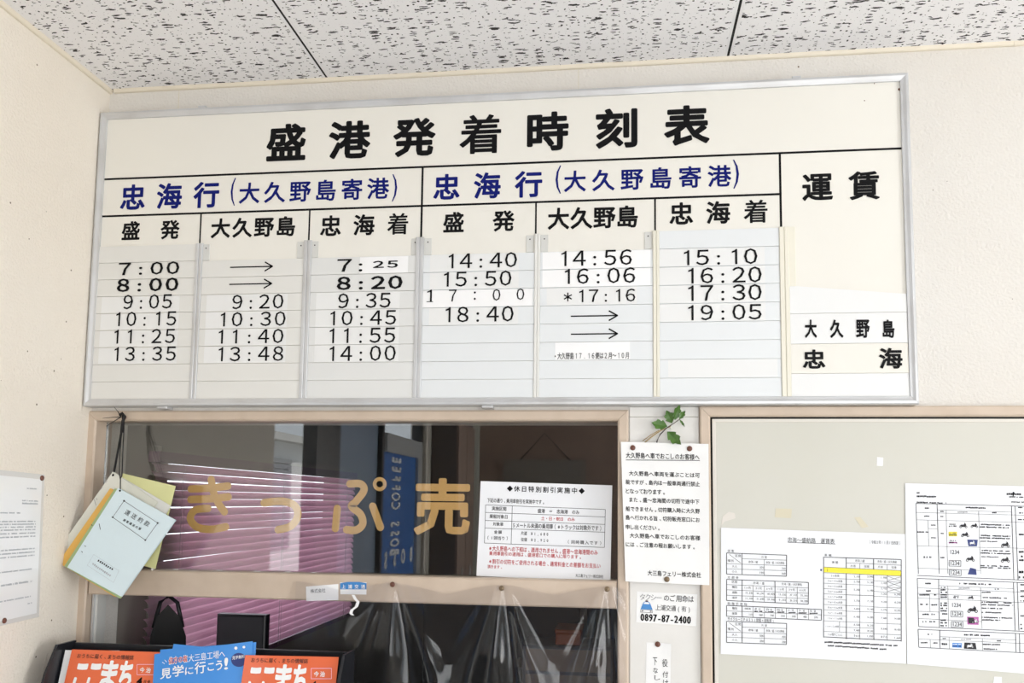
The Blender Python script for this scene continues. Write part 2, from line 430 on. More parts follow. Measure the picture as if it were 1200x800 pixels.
def mitred_frame(mb, x0, x1, z0, z1, prof, m, gap=.0003, sides='LRTB'):
    """prof: (inset, y) points of the moulding, swept round the rectangle with mitred corners."""
    def seg(a, b):                            # a, b: functions inset -> (x, z)
        k = len(mb.v); i = mb.mi(m); n = len(prof)
        for fn in (a, b): mb.v.extend(Vec((*[fn(d)[0]], y, fn(d)[1])) for d, y in prof)
        for j in range(n):
            j2 = (j+1) % n; mb.f.append((k+j, k+j2, k+n+j2, k+n+j)); mb.m.append(i)
        mb.f.append(tuple(range(k+n-1, k-1, -1))); mb.f.append(tuple(range(k+n, k+2*n))); mb.m += [i, i]
    g = gap
    if 'T' in sides: seg(lambda d: (x0+d+g, z1-d), lambda d: (x1-d-g, z1-d))
    if 'B' in sides: seg(lambda d: (x1-d-g, z0+d), lambda d: (x0+d+g, z0+d))
    if 'L' in sides: seg(lambda d: (x0+d, z0+d+g), lambda d: (x0+d, z1-d-g))
    if 'R' in sides: seg(lambda d: (x1-d, z1-d-g), lambda d: (x1-d, z0+d+g))

# ------------------------------------------------------------------ the room
HC = Z0+.7613                                # ceiling height
RX, RY = 5.0, -4.5                           # waiting room: right wall, rear wall
WX0, WX1 = on_y(105, 482).x, on_y(736.5, 600).x          # ticket window, outer edges
WZ1 = Z0-.0073; WZ0 = 0.98
NX0 = on_y(820, 560).x; NX1 = NX0+1.25; NZ1 = Z0-.0007; NZ0 = 0.98

mb = MB()
T_ = .12; FR = .022
wx0, wx1, wz0, wz1 = WX0+FR, WX1-FR, WZ0+FR, WZ1-FR          # hole behind the frame
mb.box(-.1, wx0, 0, T_, 0, HC+.1, 'wall_plaster'); mb.box(wx0, wx1, 0, T_, wz1, HC+.1, 'wall_plaster'); mb.box(wx0, wx1, 0, T_, 0, wz0, 'wall_plaster')
mb.box(wx1, RX+.1, 0, T_, 0, HC+.1, 'wall_plaster')
for px, ya, yb in ((210, 106, 127), (678, 82, 104)):          # hairline joints above the board
    a = on_y(px, ya); b = on_y(px, yb); mb.box(a.x-.0005, a.x+.0005, -.0004, .001, b.z-.02, a.z, 'tape_yellow')
struct(mb.build('wall_back', origin=Vec((0, 0, 0))))
mb = MB()
DY0, DY1, DZ = -.975, -3.3, 2.08             # doorway in the left wall
mb.box(-.1, 0, DY0, 0, 0, HC+.1, 'wall_plaster_warm'); mb.box(-.1, 0, DY1, DY0, DZ, HC+.1, 'wall_plaster_warm'); mb.box(-.1, 0, RY, DY1, 0, HC+.1, 'wall_plaster_warm')
struct(mb.build('wall_left', origin=Vec((0, 0, 0))))
mb = MB()
mb.box(RX, RX+.1, -1.0, 0, 0, HC+.1, 'wall_plaster'); mb.box(RX, RX+.1, RY, -3.5, 0, HC+.1, 'wall_plaster')
mb.box(RX, RX+.1, -3.5, -1.0, 0, .85, 'wall_plaster'); mb.box(RX, RX+.1, -3.5, -1.0, 2.15, HC+.1, 'wall_plaster')
struct(mb.build('wall_right', origin=Vec((0, 0, 0))))
mb = MB()
mb.box(-.1, 1.3, RY-.1, RY, 0, HC+.1, 'dark_wood'); mb.box(4.5, RX+.1, RY-.1, RY, 0, HC+.1, 'wall_plaster')
mb.box(1.3, 4.5, RY-.1, RY, 0, .8, 'wall_plaster'); mb.box(1.3, 4.5, RY-.1, RY, 2.2, HC+.1, 'wall_plaster')
struct(mb.build('wall_rear', origin=Vec((0, 0, 0))))
mb = MB(); mb.box(-.1, RX+.1, RY-.1, 3.7, -.1, 0, 'floor_grey'); struct(mb.build('floor', origin=Vec((0, 0, 0))))
# ceiling: rock wool panels 900 mm wide with joint shade painted as black strips, black slab above
mb = MB(); seams = [-.363, .5384, 1.4393, 2.340, 3.241, 4.142, RX]
for a, b in zip(seams[:-1], seams[1:]):
    x0 = max(a, 0)+.00275; x1 = min(b, RX)-.00275
    mb.box(x0+.006, x1-.006, RY, 0, HC, HC+.012, 'ceiling_tile')
    mb.box(x0, x0+.006, RY, 0, HC, HC+.012, 'ceiling_edge'); mb.box(x1-.006, x1, RY, 0, HC, HC+.012, 'ceiling_edge')
    mb.box(x1, x1+.0055, RY, 0, HC+.0012, HC+.012, 'black_gap')
mb.box(-.1, RX+.1, RY-.1, 3.7, HC+.02, HC+.1, 'black_gap')
struct(mb.build('ceiling', origin=Vec((0, 0, HC))))
mb = MB(); mb.hexa([(0, 0, HC-.009), (.005, 0, HC-.009), (.007, 0, HC-.007), (.009, 0, HC), (0, 0, HC)], [(0, RY, HC-.009), (.005, RY, HC-.009), (.007, RY, HC-.007), (.009, RY, HC), (0, RY, HC)], 'cream_moulding')
struct(mb.build('trim_1', origin=Vec((0, 0, HC))))
mb = MB()
for a, b in ((.013, 2.02), (2.0206, RX)):
    mb.hexa([(a, 0, HC-.008), (a, -.005, HC-.008), (a, -.007, HC-.006), (a, -.009, HC), (a, 0, HC)], [(b, 0, HC-.008), (b, -.005, HC-.008), (b, -.007, HC-.006), (b, -.009, HC), (b, 0, HC)], 'cream_moulding')
struct(mb.build('trim_2', origin=Vec((0, 0, HC))))

# office behind the ticket window
OX1, OY1 = 3.0, 3.4
bx = .055                                     # plane of the blind
wy0, wy1, wzt = on_x(186, 600, 0).y, on_x(404, 600, 0).y, on_x(183, 538, 0).z
P0, P1 = on_x(180, 600, bx), on_x(412, 600, bx)
by0, by1 = P0.y, P1.y
bzt = on_x(183, 531, bx).z; bzb = on_x(255, 775, bx).z
mb = MB(); X0 = .0
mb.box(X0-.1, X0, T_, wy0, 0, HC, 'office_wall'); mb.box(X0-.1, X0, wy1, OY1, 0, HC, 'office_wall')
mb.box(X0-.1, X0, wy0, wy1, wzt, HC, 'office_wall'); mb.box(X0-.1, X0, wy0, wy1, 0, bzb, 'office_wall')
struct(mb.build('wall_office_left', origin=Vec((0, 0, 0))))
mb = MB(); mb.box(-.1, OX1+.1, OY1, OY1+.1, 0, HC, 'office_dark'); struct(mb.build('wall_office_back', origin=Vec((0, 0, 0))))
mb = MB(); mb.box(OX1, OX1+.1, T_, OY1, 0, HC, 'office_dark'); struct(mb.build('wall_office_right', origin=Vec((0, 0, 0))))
mb = MB()
for a, b, c, d in ((wy0-.035, wy0, bzb-.035, wzt+.035), (wy1, wy1+.035, bzb-.035, wzt+.035), (wy0, wy1, wzt, wzt+.035), (wy0, wy1, bzb-.035, bzb)):
    mb.box(X0, X0+.02, a, b, c, d, 'office_wall')
struct(mb.build('window_2', origin=Vec((0, by0, bzb))), 'office side window behind the pink blind', 'window')

# ------------------------------------------------------------------ ticket window
YG = .032                                    # glass
RZ1 = on_y(452, 674.5).z; RZ0 = on_y(430, 705).z
wb = thing('window_1', 'beige framed ticket window with gold lettering below the timetable board', 'window', (WX0, 0, WZ0)); wb['kind'] = 'structure'
mb = MB()
mitred_frame(mb, WX0, WX1, WZ0, WZ1, [(0, .02), (0, -.006), (.0035, -.0085), (.019, -.0085), (.0225, -.005), (.0225, .055), (.012, .055)], 'frame_beige', .0004)
mb.build('frame', wb)
mb = MB(); i0, i1 = WX0+.0235, WX1-.0235
mb.bbox(i0, i1, -.004, .05, RZ0, RZ1, 'frame_beige', .003)
mb.build('mid_rail', wb)
mb = MB()
mb.box(i0, i0+.012, .018, .05, WZ0+.024, RZ0-.001, 'clear_plate'); mb.box(i0+.002, i0+.006, .012, .018, WZ0+.024, RZ0-.001, 'aluminium')
mb.build('sash_channel', wb)
mb = MB(); mb.box(i0, i1, YG, YG+.005, RZ1+.0005, WZ1-.0235, 'window_glass'); mb.build('pane', wb)
gl = Plane((0, YG+.0065, 0), (1, 0, 0), (0, 0, 1))
def strokes(mb, sf, lines, f, rad, m):        # round ended brush strokes through the given points
    for q, pts in enumerate(lines):
        P = [sf.inv(*f(*p)) for p in pts]; out = []
        if len(P) > 2:
            E = [P[0]]+P+[P[-1]] if P[0] != P[-1] else [P[-2]]+P+[P[1]]
            for a in range(1, len(E)-2):
                for t in range(7):
                    t /= 7; p0, p1, p2, p3 = E[a-1], E[a], E[a+1], E[a+2]
                    out.append(tuple(.5*(2*p1[c]+(p2[c]-p0[c])*t+(2*p0[c]-5*p1[c]+4*p2[c]-p3[c])*t*t+(3*p1[c]-p0[c]-3*p2[c]+p3[c])*t**3) for c in (0, 1)))
            out.append(P[-1])
        else: out = P
        n = len(out); L, R_ = [], []; off = q*2.5e-5; closed = P[0] == P[-1]
        for a in range(n):
            b0, b1 = out[max(a-1, 0)], out[min(a+1, n-1)]
            if closed and a in (0, n-1): b0, b1 = out[n-2], out[1]
            dx, dy = b1[0]-b0[0], b1[1]-b0[1]; l = math.hypot(dx, dy); nx, ny = -dy/l*rad, dx/l*rad
            L.append((out[a][0]+nx, out[a][1]+ny)); R_.append((out[a][0]-nx, out[a][1]-ny))
        for a in range(n-1): mb.flat(sf, [R_[a], R_[a+1], L[a+1], L[a]], m, off)
        if not closed:
            for e, sg in ((0, 1), (n-1, -1)):
                a0 = math.atan2(L[e][1]-out[e][1], L[e][0]-out[e][0])
                mb.flat(sf, [(out[e][0]+rad*math.cos(a0+sg*PI*t/8), out[e][1]+rad*math.sin(a0+sg*PI*t/8)) for t in range(9)][::sg], m, off)
z2 = lambda x, y: (160+x/4, 480+y/4)
ring = [(1140+24*math.cos(t*PI/5), 348+24*math.sin(t*PI/5)) for t in range(10)]; ring.append(ring[0])
for lines, rad in (([[(256, 371), (340, 367), (428, 357)], [(254, 420), (340, 417), (430, 408)], [(350, 327), (362, 390), (385, 440), (412, 478)], [(335, 462), (275, 470), (252, 510), (285, 550), (350, 560), (418, 548)]], .0087),
                   ([[(598, 436), (680, 428), (742, 450), (755, 500), (722, 545), (664, 562)]], .0087),
                   ([[(1000, 347), (1050, 347), (1066, 378), (1028, 430), (1008, 452), (1050, 490), (1060, 535), (1030, 563), (985, 562)], [(941, 462), (932, 556)], [(1107, 452), (1143, 550)], ring], .0085)):
    mb = MB(); strokes(mb, gl, lines[:3] if lines[-1] is ring else lines, z2, rad, 'gold_vinyl')
    if lines[-1] is ring: strokes(mb, gl, [ring], z2, .0042, 'gold_vinyl')
    mb.build('gold_character', wb)
mb = MB(); mb.T(gl, '売', (485.5, 560, 551, 627), 'gold_vinyl', rnd=.030, off=0); mb.build('gold_character', wb)

# ------------------------------------------------------------------ notice board (framed panel on the right)
nb = thing('notice_board', 'large beige framed panel right of the ticket window, carrying two printed tables', 'notice board', (NX0, 0, NZ0))
mb = MB()
mitred_frame(mb, NX0, NX1, NZ0, NZ1, [(0, 0), (0, -.010), (.003, -.0125), (.018, -.0125), (.0215, -.0095), (.0215, 0)], 'frame_beige', .0004)
mb.build('frame', nb)
mb = MB(); mb.box(NX0+.022, NX1-.022, -.0012, -.0002, NZ0+.022, NZ1-.022, 'black_gap'); mb.build('backing', nb)
mb = MB(); e = .026
mb.bbox(NX0+e, NX1-e, -.006, -.0013, NZ0+e, NZ1-e, 'panel_beige', .001)
mb.build('panel', nb)
mb = MB()
mitred_frame(mb, NX0+e, NX1-e, NZ0+e, NZ1-e, [(0, -.0061), (0, -.0075), (.006, -.0075), (.007, -.0061)], 'panel_lip', .0002)
mb.build('panel_edging', nb)
# pale board between the two frames
mb = MB(); a, b = WX1+.0025, NX0-.001
zj = on_y(780, 488.5).z
mb.bbox(a, b, -.003, -.0002, zj+.0006, Z0-.001, 'panel_white', .0006); mb.bbox(a, b, -.003, -.0002, .98, zj-.0006, 'panel_white', .0006)
struct(mb.build('trim_3'))

# ------------------------------------------------------------------ the timetable board
BW, BH, BD = 1.8, .6906, .0379
tb = thing('timetable_board', 'long cream timetable board in an aluminium frame hung under the ceiling', 'sign board', (BW/2, -BD/2, Z0))
YP = -.030                                   # face of the panel
mb = MB()
mitred_frame(mb, 0.002, BW, Z0, Z0+BH, [(0, -.0005), (0, -BD+.003), (.002, -BD), (.0065, -BD-.0005), (.012, -BD+.002), (.0165, -BD+.003), (.0165, -.0005)], 'aluminium', .0003)
mb.build('frame', tb)
mb = MB(); mb.box(.015, BW-.015, YP, -.002, Z0+.015, Z0+BH-.015, 'board_cream'); mb.build('panel', tb)
bp = Plane((0, YP, 0), (1, 0, 0), (0, 0, 1))
def B(px, py, y=YP): p = on_y(px, py, y); return p.x, p.z
bl, brr = .0165, BW-.0165
zH1 = B(590, 192)[1]; zH2 = B(517, 240.5)[1]
zS = [B(630, y)[1] for y in (273,)][0]
vx = [B(235, 267)[0], B(362.5, 264)[0], B(494.5, 236)[0], B(628, 258)[0], B(767.7, 252)[0], B(914.5, 222)[0]]
mb = MB(); LW = .0046
def rule(a, b, w_):
    m_ = MB(); m_.line(bp, a, b, w_, 'ink_black'); m_.build('ruled_line', tb)
rule((bl, zH1), (brr, zH1), LW); rule((bl, zH2), (vx[5], zH2), LW)
ztop = B(500, 283)[1]
rule((vx[5], zH1-LW/2), (vx[5], ztop), LW)
for j in (0, 1, 2, 3, 4): rule((vx[j], (zH1 if j == 2 else zH2)-LW/2), (vx[j], ztop), LW*(1 if j == 2 else .8))
mb = Chars('title_character', tb); mb.T(bp, '盛港発着時刻表', (313, 134, 831.5, 180), 'ink_black', rnd=.033, sx=1.06)
mb = Chars('route_character', tb)
for s_, px in (('忠海行', (141.5, 214.5, 257, 245)), ('忠海行', (508, 202, 635.5, 233))): mb.T(bp, s_, px, 'ink_blue', rnd=.028)
for s_, px in (('大久野島寄港', (280.5, 211, 456, 236)), ('大久野島寄港', (661, 196.5, 857, 222))): mb.T(bp, s_, px, 'ink_blue', rnd=.020)
for s_, px in (('(', (270.5, 208.5, 276, 241)), (')', (459.5, 204, 465.5, 236)), ('(', (651, 194, 657.5, 227)), (')', (859, 187, 866, 221))): mb.T(bp, s_, px, 'ink_blue', rnd=.0)
mb = Chars('heading_character', tb)
for s_, px in (('盛発', (143, 258.5, 210.5, 281)), ('大久野島', (247.5, 254.5, 346, 278)), ('忠海着', (375.5, 251, 478.5, 276)),
               ('盛発', (519.5, 247.5, 603, 272)), ('大久野島', (642, 242, 747.5, 268)), ('忠海着', (784.5, 235.5, 899.5, 262.5)), ('運賃', (940, 201.5, 1030.5, 235))):
    mb.T(bp, s_, px, 'ink_black', rnd=.027)

# strips: nine rows of removable plates slid between upright channels
rails = [(230.5, 8), (358.3, 9), (490.5, 9), (629.3, 6.5), (769, 7.5), (920, 11)]
rx = [(B(c-w_/2, 376)[0], B(c+w_/2, 376)[0]) for c, w_ in rails]
z_bot = Z0+.0165
ztA = [B(170, 286)[1], B(845, 271)[1]]
z9 = sum(ztA)/2; pitch = (z9-z_bot)/9
mb_ = None
for j, (a, b) in enumerate(rx):
    mb = MB(); m_ = 'rail_cream' if j >= 4 else ('aluminium' if j < 3 else 'rail_white'); mid = (a+b)/2
    mb.bbox(a, mid-.0006, YP-.0055, YP, z_bot, z9+.001, m_, .001); mb.bbox(mid+.0006, b, YP-.0055, YP, z_bot, z9+.001, m_, .001)
    mb.box(mid-.0006, mid+.0006, YP-.0035, YP, z_bot, z9+.001, m_)
    if j == 5:                                # wide plate beside the fare column
        c = B(932, 300)[0]; zb = B(925, 336)[1]
        mb.bbox(b-.001, c, YP-.003, YP, zb, z9+.001, m_, .0006)
    mb.build('channel_rail', tb)
for c in (241.8, 353, 369, 486.5, 501.5, 621, 638, 759.5):    # clear plates at the channel tops
    x0, x1 = B(c-4.3, 290)[0], B(c+4.3, 290)[0]
    mb = MB(); mb.bbox(x0, x1, YP-.0015, YP, z9-pitch*.98, z9-.001, 'clear_plate', .0004)
    mb.lathe(((x0+x1)/2, YP-.0015, z9-.010), (0, -1, 0), [(0, .0016), (.0006, .0013)], 'ink_soft', 8)
    mb.build('corner_plate', tb)
cols = [(bl+.001, rx[0][0]-.0004)]+[(rx[j][1]+.0004, rx[j+1][0]-.0004) for j in range(5)]
YS = YP-.0028                                # outer face of a strip
sp = Plane((0, YS, 0), (1, 0, 0), (0, 0, 1))
DIG = dict(sx=1.3)
def row(k): return z_bot+k*pitch, z_bot+(k+1)*pitch
def strip(col, k, base, writer=None, patches=()):
    x0, x1 = cols[col]; z0, z1 = row(k); mb = MB()
    mb.hexa([(x0, YS-.0006, z0+.0004), (x1, YS-.0006, z0+.0004), (x1, YS, z1-.0004), (x0, YS, z1-.0004)],
            [(x0, YP, z0+.0004), (x1, YP, z0+.0004), (x1, YP, z1-.0004), (x0, YP, z1-.0004)], base)
    for f0, f1, m_ in patches:
        mb.face([(x0+(x1-x0)*f0, YS-.0008, z0+.0014), (x0+(x1-x0)*f1, YS-.0008, z0+.0014), (x0+(x1-x0)*f1, YS-.0002, z1-.0012), (x0+(x1-x0)*f0, YS-.0002, z1-.0012)], m_)
    if writer: writer(mb)
    mb.build('time_strip', tb)
O_ = dict(off=.0013)
def fw(st): return ''.join(chr(0xFF10+int(c)) if c.isdigit() else c for c in st)
def dg(st, px, rnd=.0, **kw):
    def f(m):
        x0, y0, x1, y1 = px; m.T(sp, fw(st), px, 'ink_black', rnd=rnd+.006, sx=kw.get('sx', digsx(st, px)), off=.0013)
    return f
def digsx(st, px):                            # wide figures: stretch so that the figures nearly fill their pitch
    h = (px[3]-px[1]); w_ = (px[2]-px[0]); em = h/.70
    n = len(st)
    return max(1.0, min(1.75, w_/n*.86/(.50*em)))
def arrow(ax, ay, bx_, by_):
    def f(m):
        a, b = sp.inv(ax, ay), sp.inv(bx_, by_); zc = (a[1]+b[1])/2; a, b = (a[0], zc), (b[0], zc)
        m.line(sp, a, b, .0027, 'ink_black', .0013)
        for s_ in (-1, 1): m.line(sp, (b[0]-.018, zc+s_*.0105), (b[0]+.0008, zc-s_*.0004), .0030, 'ink_black', .0013)
    return f
def multi(*fs):
    def f(m):
        for q in fs: q(m)
    return f
W1 = (.06, .86, 'label_white')
# left half: moored departures
A_txt = {7: dg('7:00', (139.5, 307, 210.5, 322), .008), 6: dg('8:00', (137.5, 325.8, 209.5, 341.6), .018), 5: dg('9:05', (145, 345, 202, 362)),
         4: dg('10:15', (136.5, 365, 207, 382)), 3: dg('11:25', (134.5, 385.5, 205.5, 402.5)), 2: dg('13:35', (134.5, 406, 206.5, 423))}
B_txt = {7: arrow(270, 313, 319.5, 312.5), 6: arrow(269, 333, 318.5, 332.5), 5: dg('9:20', (272.5, 345, 332.5, 362)), 4: dg('10:30', (259, 365.3, 335, 382.3)),
         3: dg('11:40', (256.5, 385.7, 332.5, 402.5)), 2: dg('13:48', (256.5, 406, 332.5, 423.2))}
C_txt = {7: multi(dg('7:', (395.5, 303.5, 425, 318.5), .006, sx=1.6), dg('25', (437.3, 305.5, 466.7, 314), .02, sx=2.1)), 6: dg('8:20', (395, 323.5, 472, 339.3), .02),
         5: dg('9:35', (396.5, 343.3, 458, 361)), 4: dg('10:45', (387.5, 363.7, 464.5, 381)), 3: dg('11:55', (386.5, 384.2, 463.5, 402)), 2: dg('14:00', (386.5, 405, 464, 423))}
def seventeen(m):
    for ch, cx, y0, y1 in (('1', 503.5, 339.5, 353.5), ('7', 530.7, 339.3, 353.3), (':', 556.5, 341.5, 351.5), ('0', 582, 338.7, 352.3), ('0', 610, 338, 351.5)):
        w_ = {'1': 5.5, '7': 9, ':': 2.6, '0': 9}[ch]
        m.T(sp, fw(ch), (cx-w_/2, y0, cx+w_/2, y1), 'ink_black', rnd=.002, off=.0014)
    a = sp.inv(500, 353.6); b = sp.inv(507.5, 353.6); m.line(sp, a, (b[0], a[1]), .0016, 'ink_black', .0014)
D_txt = {7: dg('14:40', (526, 296.3, 606, 314)), 6: dg('15:50', (520.5, 317.7, 599.5, 335.5)), 5: seventeen, 4: dg('18:40', (522.5, 359, 602, 377.3))}
E_txt = {7: dg('14:56', (658, 293, 740.5, 311.3)), 6: dg('16:06', (662, 314, 744.5, 332.3)),
         5: multi(dg('17:16', (679, 338.7, 744.5, 353.8)), lambda m: [m.line(sp, (lambda c: (c[0]-.0095*math.cos(t), c[1]-.0095*math.sin(t)))(sp.inv(665.5, 348)), (lambda c: (c[0]+.0095*math.cos(t), c[1]+.0095*math.sin(t)))(sp.inv(665.5, 348)), .0026, 'ink_black', .0013) for t in (PI/2, PI/6, -PI/6)]),
         4: arrow(669, 370.3, 723.5, 370), 3: arrow(669, 391.5, 723.5, 391),
         2: lambda m: m.T(sp, fw('•大久野島17.16便は2月〜10月'), (650, 412.8, 737, 420.6), 'ink_black', bold=.012, off=.0013)}
F_txt = {7: dg('15:10', (801.5, 292, 887.5, 310.3)), 6: dg('16:20', (806.5, 313, 892.5, 331.7)), 5: dg('17:30', (806.5, 333.5, 892.5, 352.3)), 4: dg('19:05', (806.5, 356.7, 892.5, 375))}
for col, txt, base in ((0, A_txt, 'strip_warm'), (1, B_txt, 'strip_warm'), (2, C_txt, 'strip_grey'), (3, D_txt, 'strip_cool'), (4, E_txt, 'strip_cool'), (5, F_txt, 'strip_cool')):
    for k in range(9 if col in (0, 5) else 8):
        pt = []
        if k in txt and not (k >= 6 and col < 2): pt = [W1]
        if col == 2 and k == 7: pt = [(.0, .47, 'strip_grey'), (.47, .93, 'label_bright')]
        if col == 2 and k == 6: pt = []
        if col == 3 and k == 5: pt = [(.0, .985, 'label_bright')]
        if col == 4 and k in (7, 6): pt = [(.02, .98, 'label_bright')]
        if col == 4 and k in (4, 3): pt = []
        if col == 4 and k == 2: pt = [(.14, .80, 'label_bright')]
        if col == 5 and k >= 4 and k in txt: pt = [(.0, .88, 'label_white')]
        if col == 5 and k == 1: pt = [(.07, .97, 'label_white')]
        strip(col, k, base, txt.get(k), pt)
# fare column
fx0, fx1 = rx[5][1]+.0006, brr-.0006
fz = [z_bot, B(995, 437.5)[1], B(995, 402.5)[1], B(995, 366.8)[1]]
fl, fr = B(924, 335)[1], B(1064, 344.5)[1]
for q in range(4):
    mb = MB(); z0 = fz[q]+.0004; z1a, z1b = (fz[q+1]-.0004,)*2 if q < 3 else (fl, fr)
    mb.hexa([(fx0, YS-.0006, z0), (fx1, YS-.0006, z0), (fx1, YS, z1b), (fx0, YS, z1a)], [(fx0, YP, z0), (fx1, YP, z0), (fx1, YP, z1b), (fx0, YP, z1a)], 'label_white' if q != 1 else 'board_cream')
    m2 = mb
    if q == 2:
        for ch, x0, x1 in (('大', 943, 957), ('久', 972.5, 988), ('野', 1003, 1019), ('島', 1034, 1048)): m2.T(sp, ch, (x0, 374.5, x1, 396), 'ink_black', rnd=.03, off=.0013)
    if q == 1:
        m2.T(sp, '忠', (940.5, 409.5, 967, 432), 'ink_black', rnd=.03, off=.0013); m2.T(sp, '海', (1030, 407.5, 1057.5, 432), 'ink_black', rnd=.03, off=.0013)
    mb.build('fare_strip', tb)
for px, up in ((235, 1), (935, 1), (187, 0), (570, 0)):
    x = on_y(px, 120 if up else 477, -BD).x; mb = MB(); z = Z0+BH if up else Z0
    if up: mb.bbox(x-.009, x+.009, -BD+.006, -.002, z-.002, z+.007, 'aluminium', .001)
    else: mb.bbox(x-.012, x+.012, -.03, -.002, z-.005, z+.001, 'aluminium', .001)
    mb.build('hanger_clip', tb)
for px, r in (((1053.7, 104.8), .0026), ((1013, 118), .0012), ((1024.5, 98), .0011)):
    mb = MB(); c = bp.inv(*px); mb.flat(bp, [(c[0]+r*math.cos(2*PI*j/10), c[1]+r*1.1*math.sin(2*PI*j/10)) for j in range(10)], 'rust', .0006); mb.build('rust_spot', tb)

# ------------------------------------------------------------------ thumbtacks
def tack(pos, normal, label, m='tack_brown'):
    mb = MB(); mb.lathe(pos, normal, [(.0002, .0056), (.0016, .0056), (.0026, .0048), (.0031, .0030), (.0031, .0012), (.0038, .0010), (.0040, .0002)], m, 16)
    tag(mb.build('thumbtack'), label, 'thumbtack', 'thumbtacks pinning up the papers and plastic'); 

# ------------------------------------------------------------------ paper helpers
def wq(tl, tr, br, bl_, y, bulge=None): return Quad(on_y(*bl_, y), on_y(*br, y), on_y(*tr, y), on_y(*tl, y), bulge)
def marks(mb, sf, px0, px1, y, h, m='ink_soft', dens=.8, seed=1):
    """an unreadable printed line: a row of small character-like blocks."""
    R = random.Random(int(px0*7+y*131+seed)); x = px0
    while x < px1-.4:
        ww = R.uniform(.5, 1.0)*h
        if R.random() < dens:
            a = sf.inv(x, y+h*.45*R.uniform(.7, 1)); b = sf.inv(min(x+ww*.85, px1), y-h*.45*R.uniform(.6, 1)); mb.rect(sf, a[0], a[1], b[0], b[1], m, .0005)
        x += ww
def pl(mb, sf, a, b, w_, m='ink_soft'): mb.line(sf, sf.inv(*a), sf.inv(*b), w_, m, .0005)

# ------------------------------------------------------------------ car notice between the frames
def curl(u, v): return .008*max(0, .25-u)*4*math.sin(PI*v)*.7 + .003*max(0, u-.85)*6*math.sin(PI*v*.9)
cn = wq((727.5, 517.5), (830.3, 520), (831.3, 685.5), (733, 681), -.0155, curl)
mb = MB(); mb.sheet(cn, 'paper_warm', nu=16, nv=16)
def cnt(st, x0, x1, y, h=5.4): mb.T(cn, st, (x0, y-h/2, x1, y+h/2), 'ink_black', bold=.018)
cnt('大久野島へ車でおこしのお客様へ', 733.5, 819.5, 534.3, 7.0); pl(mb, cn, (733.5, 538.8), (820, 539.4), .0012, 'ink_black')
for y, x0, x1, t in ((555.6, 737, 820, '大久野島へ車両を運ぶことは可'), (565.8, 733.3, 820, '能ですが、島内は一般車両通行禁止'), (575.9, 733.3, 779, 'となっております。'),
                     (586.5, 737.5, 819.5, 'また、盛〜忠海間の切符で途中下'), (597.3, 733.3, 820, '船できません。切符購入時に大久野'), (607.5, 733.3, 820, '島へ行かれる旨、切符販売窓口にお'),
                     (617.8, 733.3, 773, '申し出ください。'), (628.7, 738, 820.5, '大久野島へ車でおこしのお客様'), (639, 733.5, 814, 'には、ご注意の程お願いします。')):
    cnt(t, x0, x1, y, 5.8)
cnt('大三島フェリー株式会社', 759, 821.5, 672.3, 6.4)
tag(mb.build('notice_sheet'), 'white typed notice sheet about bringing cars, tacked below the green sprig', 'notice')
for px, lb, m_ in (((741.5, 524.5), 'brown thumbtack at the upper left of the car notice', 'tack_brown'), ((808, 525.5), 'brown thumbtack at the upper right of the car notice', 'tack_brown'), ((781.5, 678.5), 'dull bronze thumbtack at the foot of the car notice', 'tack_bronze')):
    u, v = cn.inv(*px); tack(cn.pt(u, v, .0002), (0, -1, 0), lb, m_)

# taxi card
tx = wq((746.3, 692.8), (817.2, 696.2), (816, 733.4), (745.5, 728.8), -.0036)
mb = MB(); mb.sheet(tx, 'paper_warm', nu=2, nv=2)
mb.T(tx, 'タクシー', (749.8, 696, 775.5, 703.2), 'ink_grey'); mb.T(tx, 'のご用命は', (778, 697, 813, 705), 'ink_soft', bold=.008)
mb.T(tx, '上浦交通(有)', (768, 709, 808.5, 717), 'ink_soft', bold=.004)
mb.T(tx, '0897-87-2400', (750.5, 720.3, 809.7, 729), 'ink_black', rnd=.03, rx=1.7, ry=.5)
def poly(sf, m, pts, off=.0005): mb.flat(sf, [sf.inv(*p) for p in pts], m, off)
poly(tx, 'sticker_blue', [(750.7, 713.5), (764.8, 714.2), (762.3, 707.5), (760.5, 705), (755, 704.6), (753.2, 707)])
poly(tx, 'label_bright', [(754.3, 707.3), (761.3, 707.7), (759.8, 705.4), (755.6, 705.2)], .0007)
poly(tx, 'ink_brown', [(756.3, 704.7), (759.7, 704.9), (759.3, 703.3), (756.6, 703.2)])
poly(tx, 'ink_grey', [(750.3, 717.2), (765, 718), (764.8, 714.4), (750.7, 713.7)]); poly(tx, 'label_bright', [(751, 716.4), (764.3, 717.2), (764.2, 715), (751.3, 714.3)], .0007)
for c in ((753, 715.3), (762.6, 715.9)): poly(tx, 'ink_grey', [(c[0]+1.2*math.cos(t*PI/4), c[1]+1.0*math.sin(t*PI/4)) for t in range(8, 0, -1)], .0009)
tag(mb.build('taxi_card'), 'small white taxi card with a blue car mark and a telephone number', 'card')

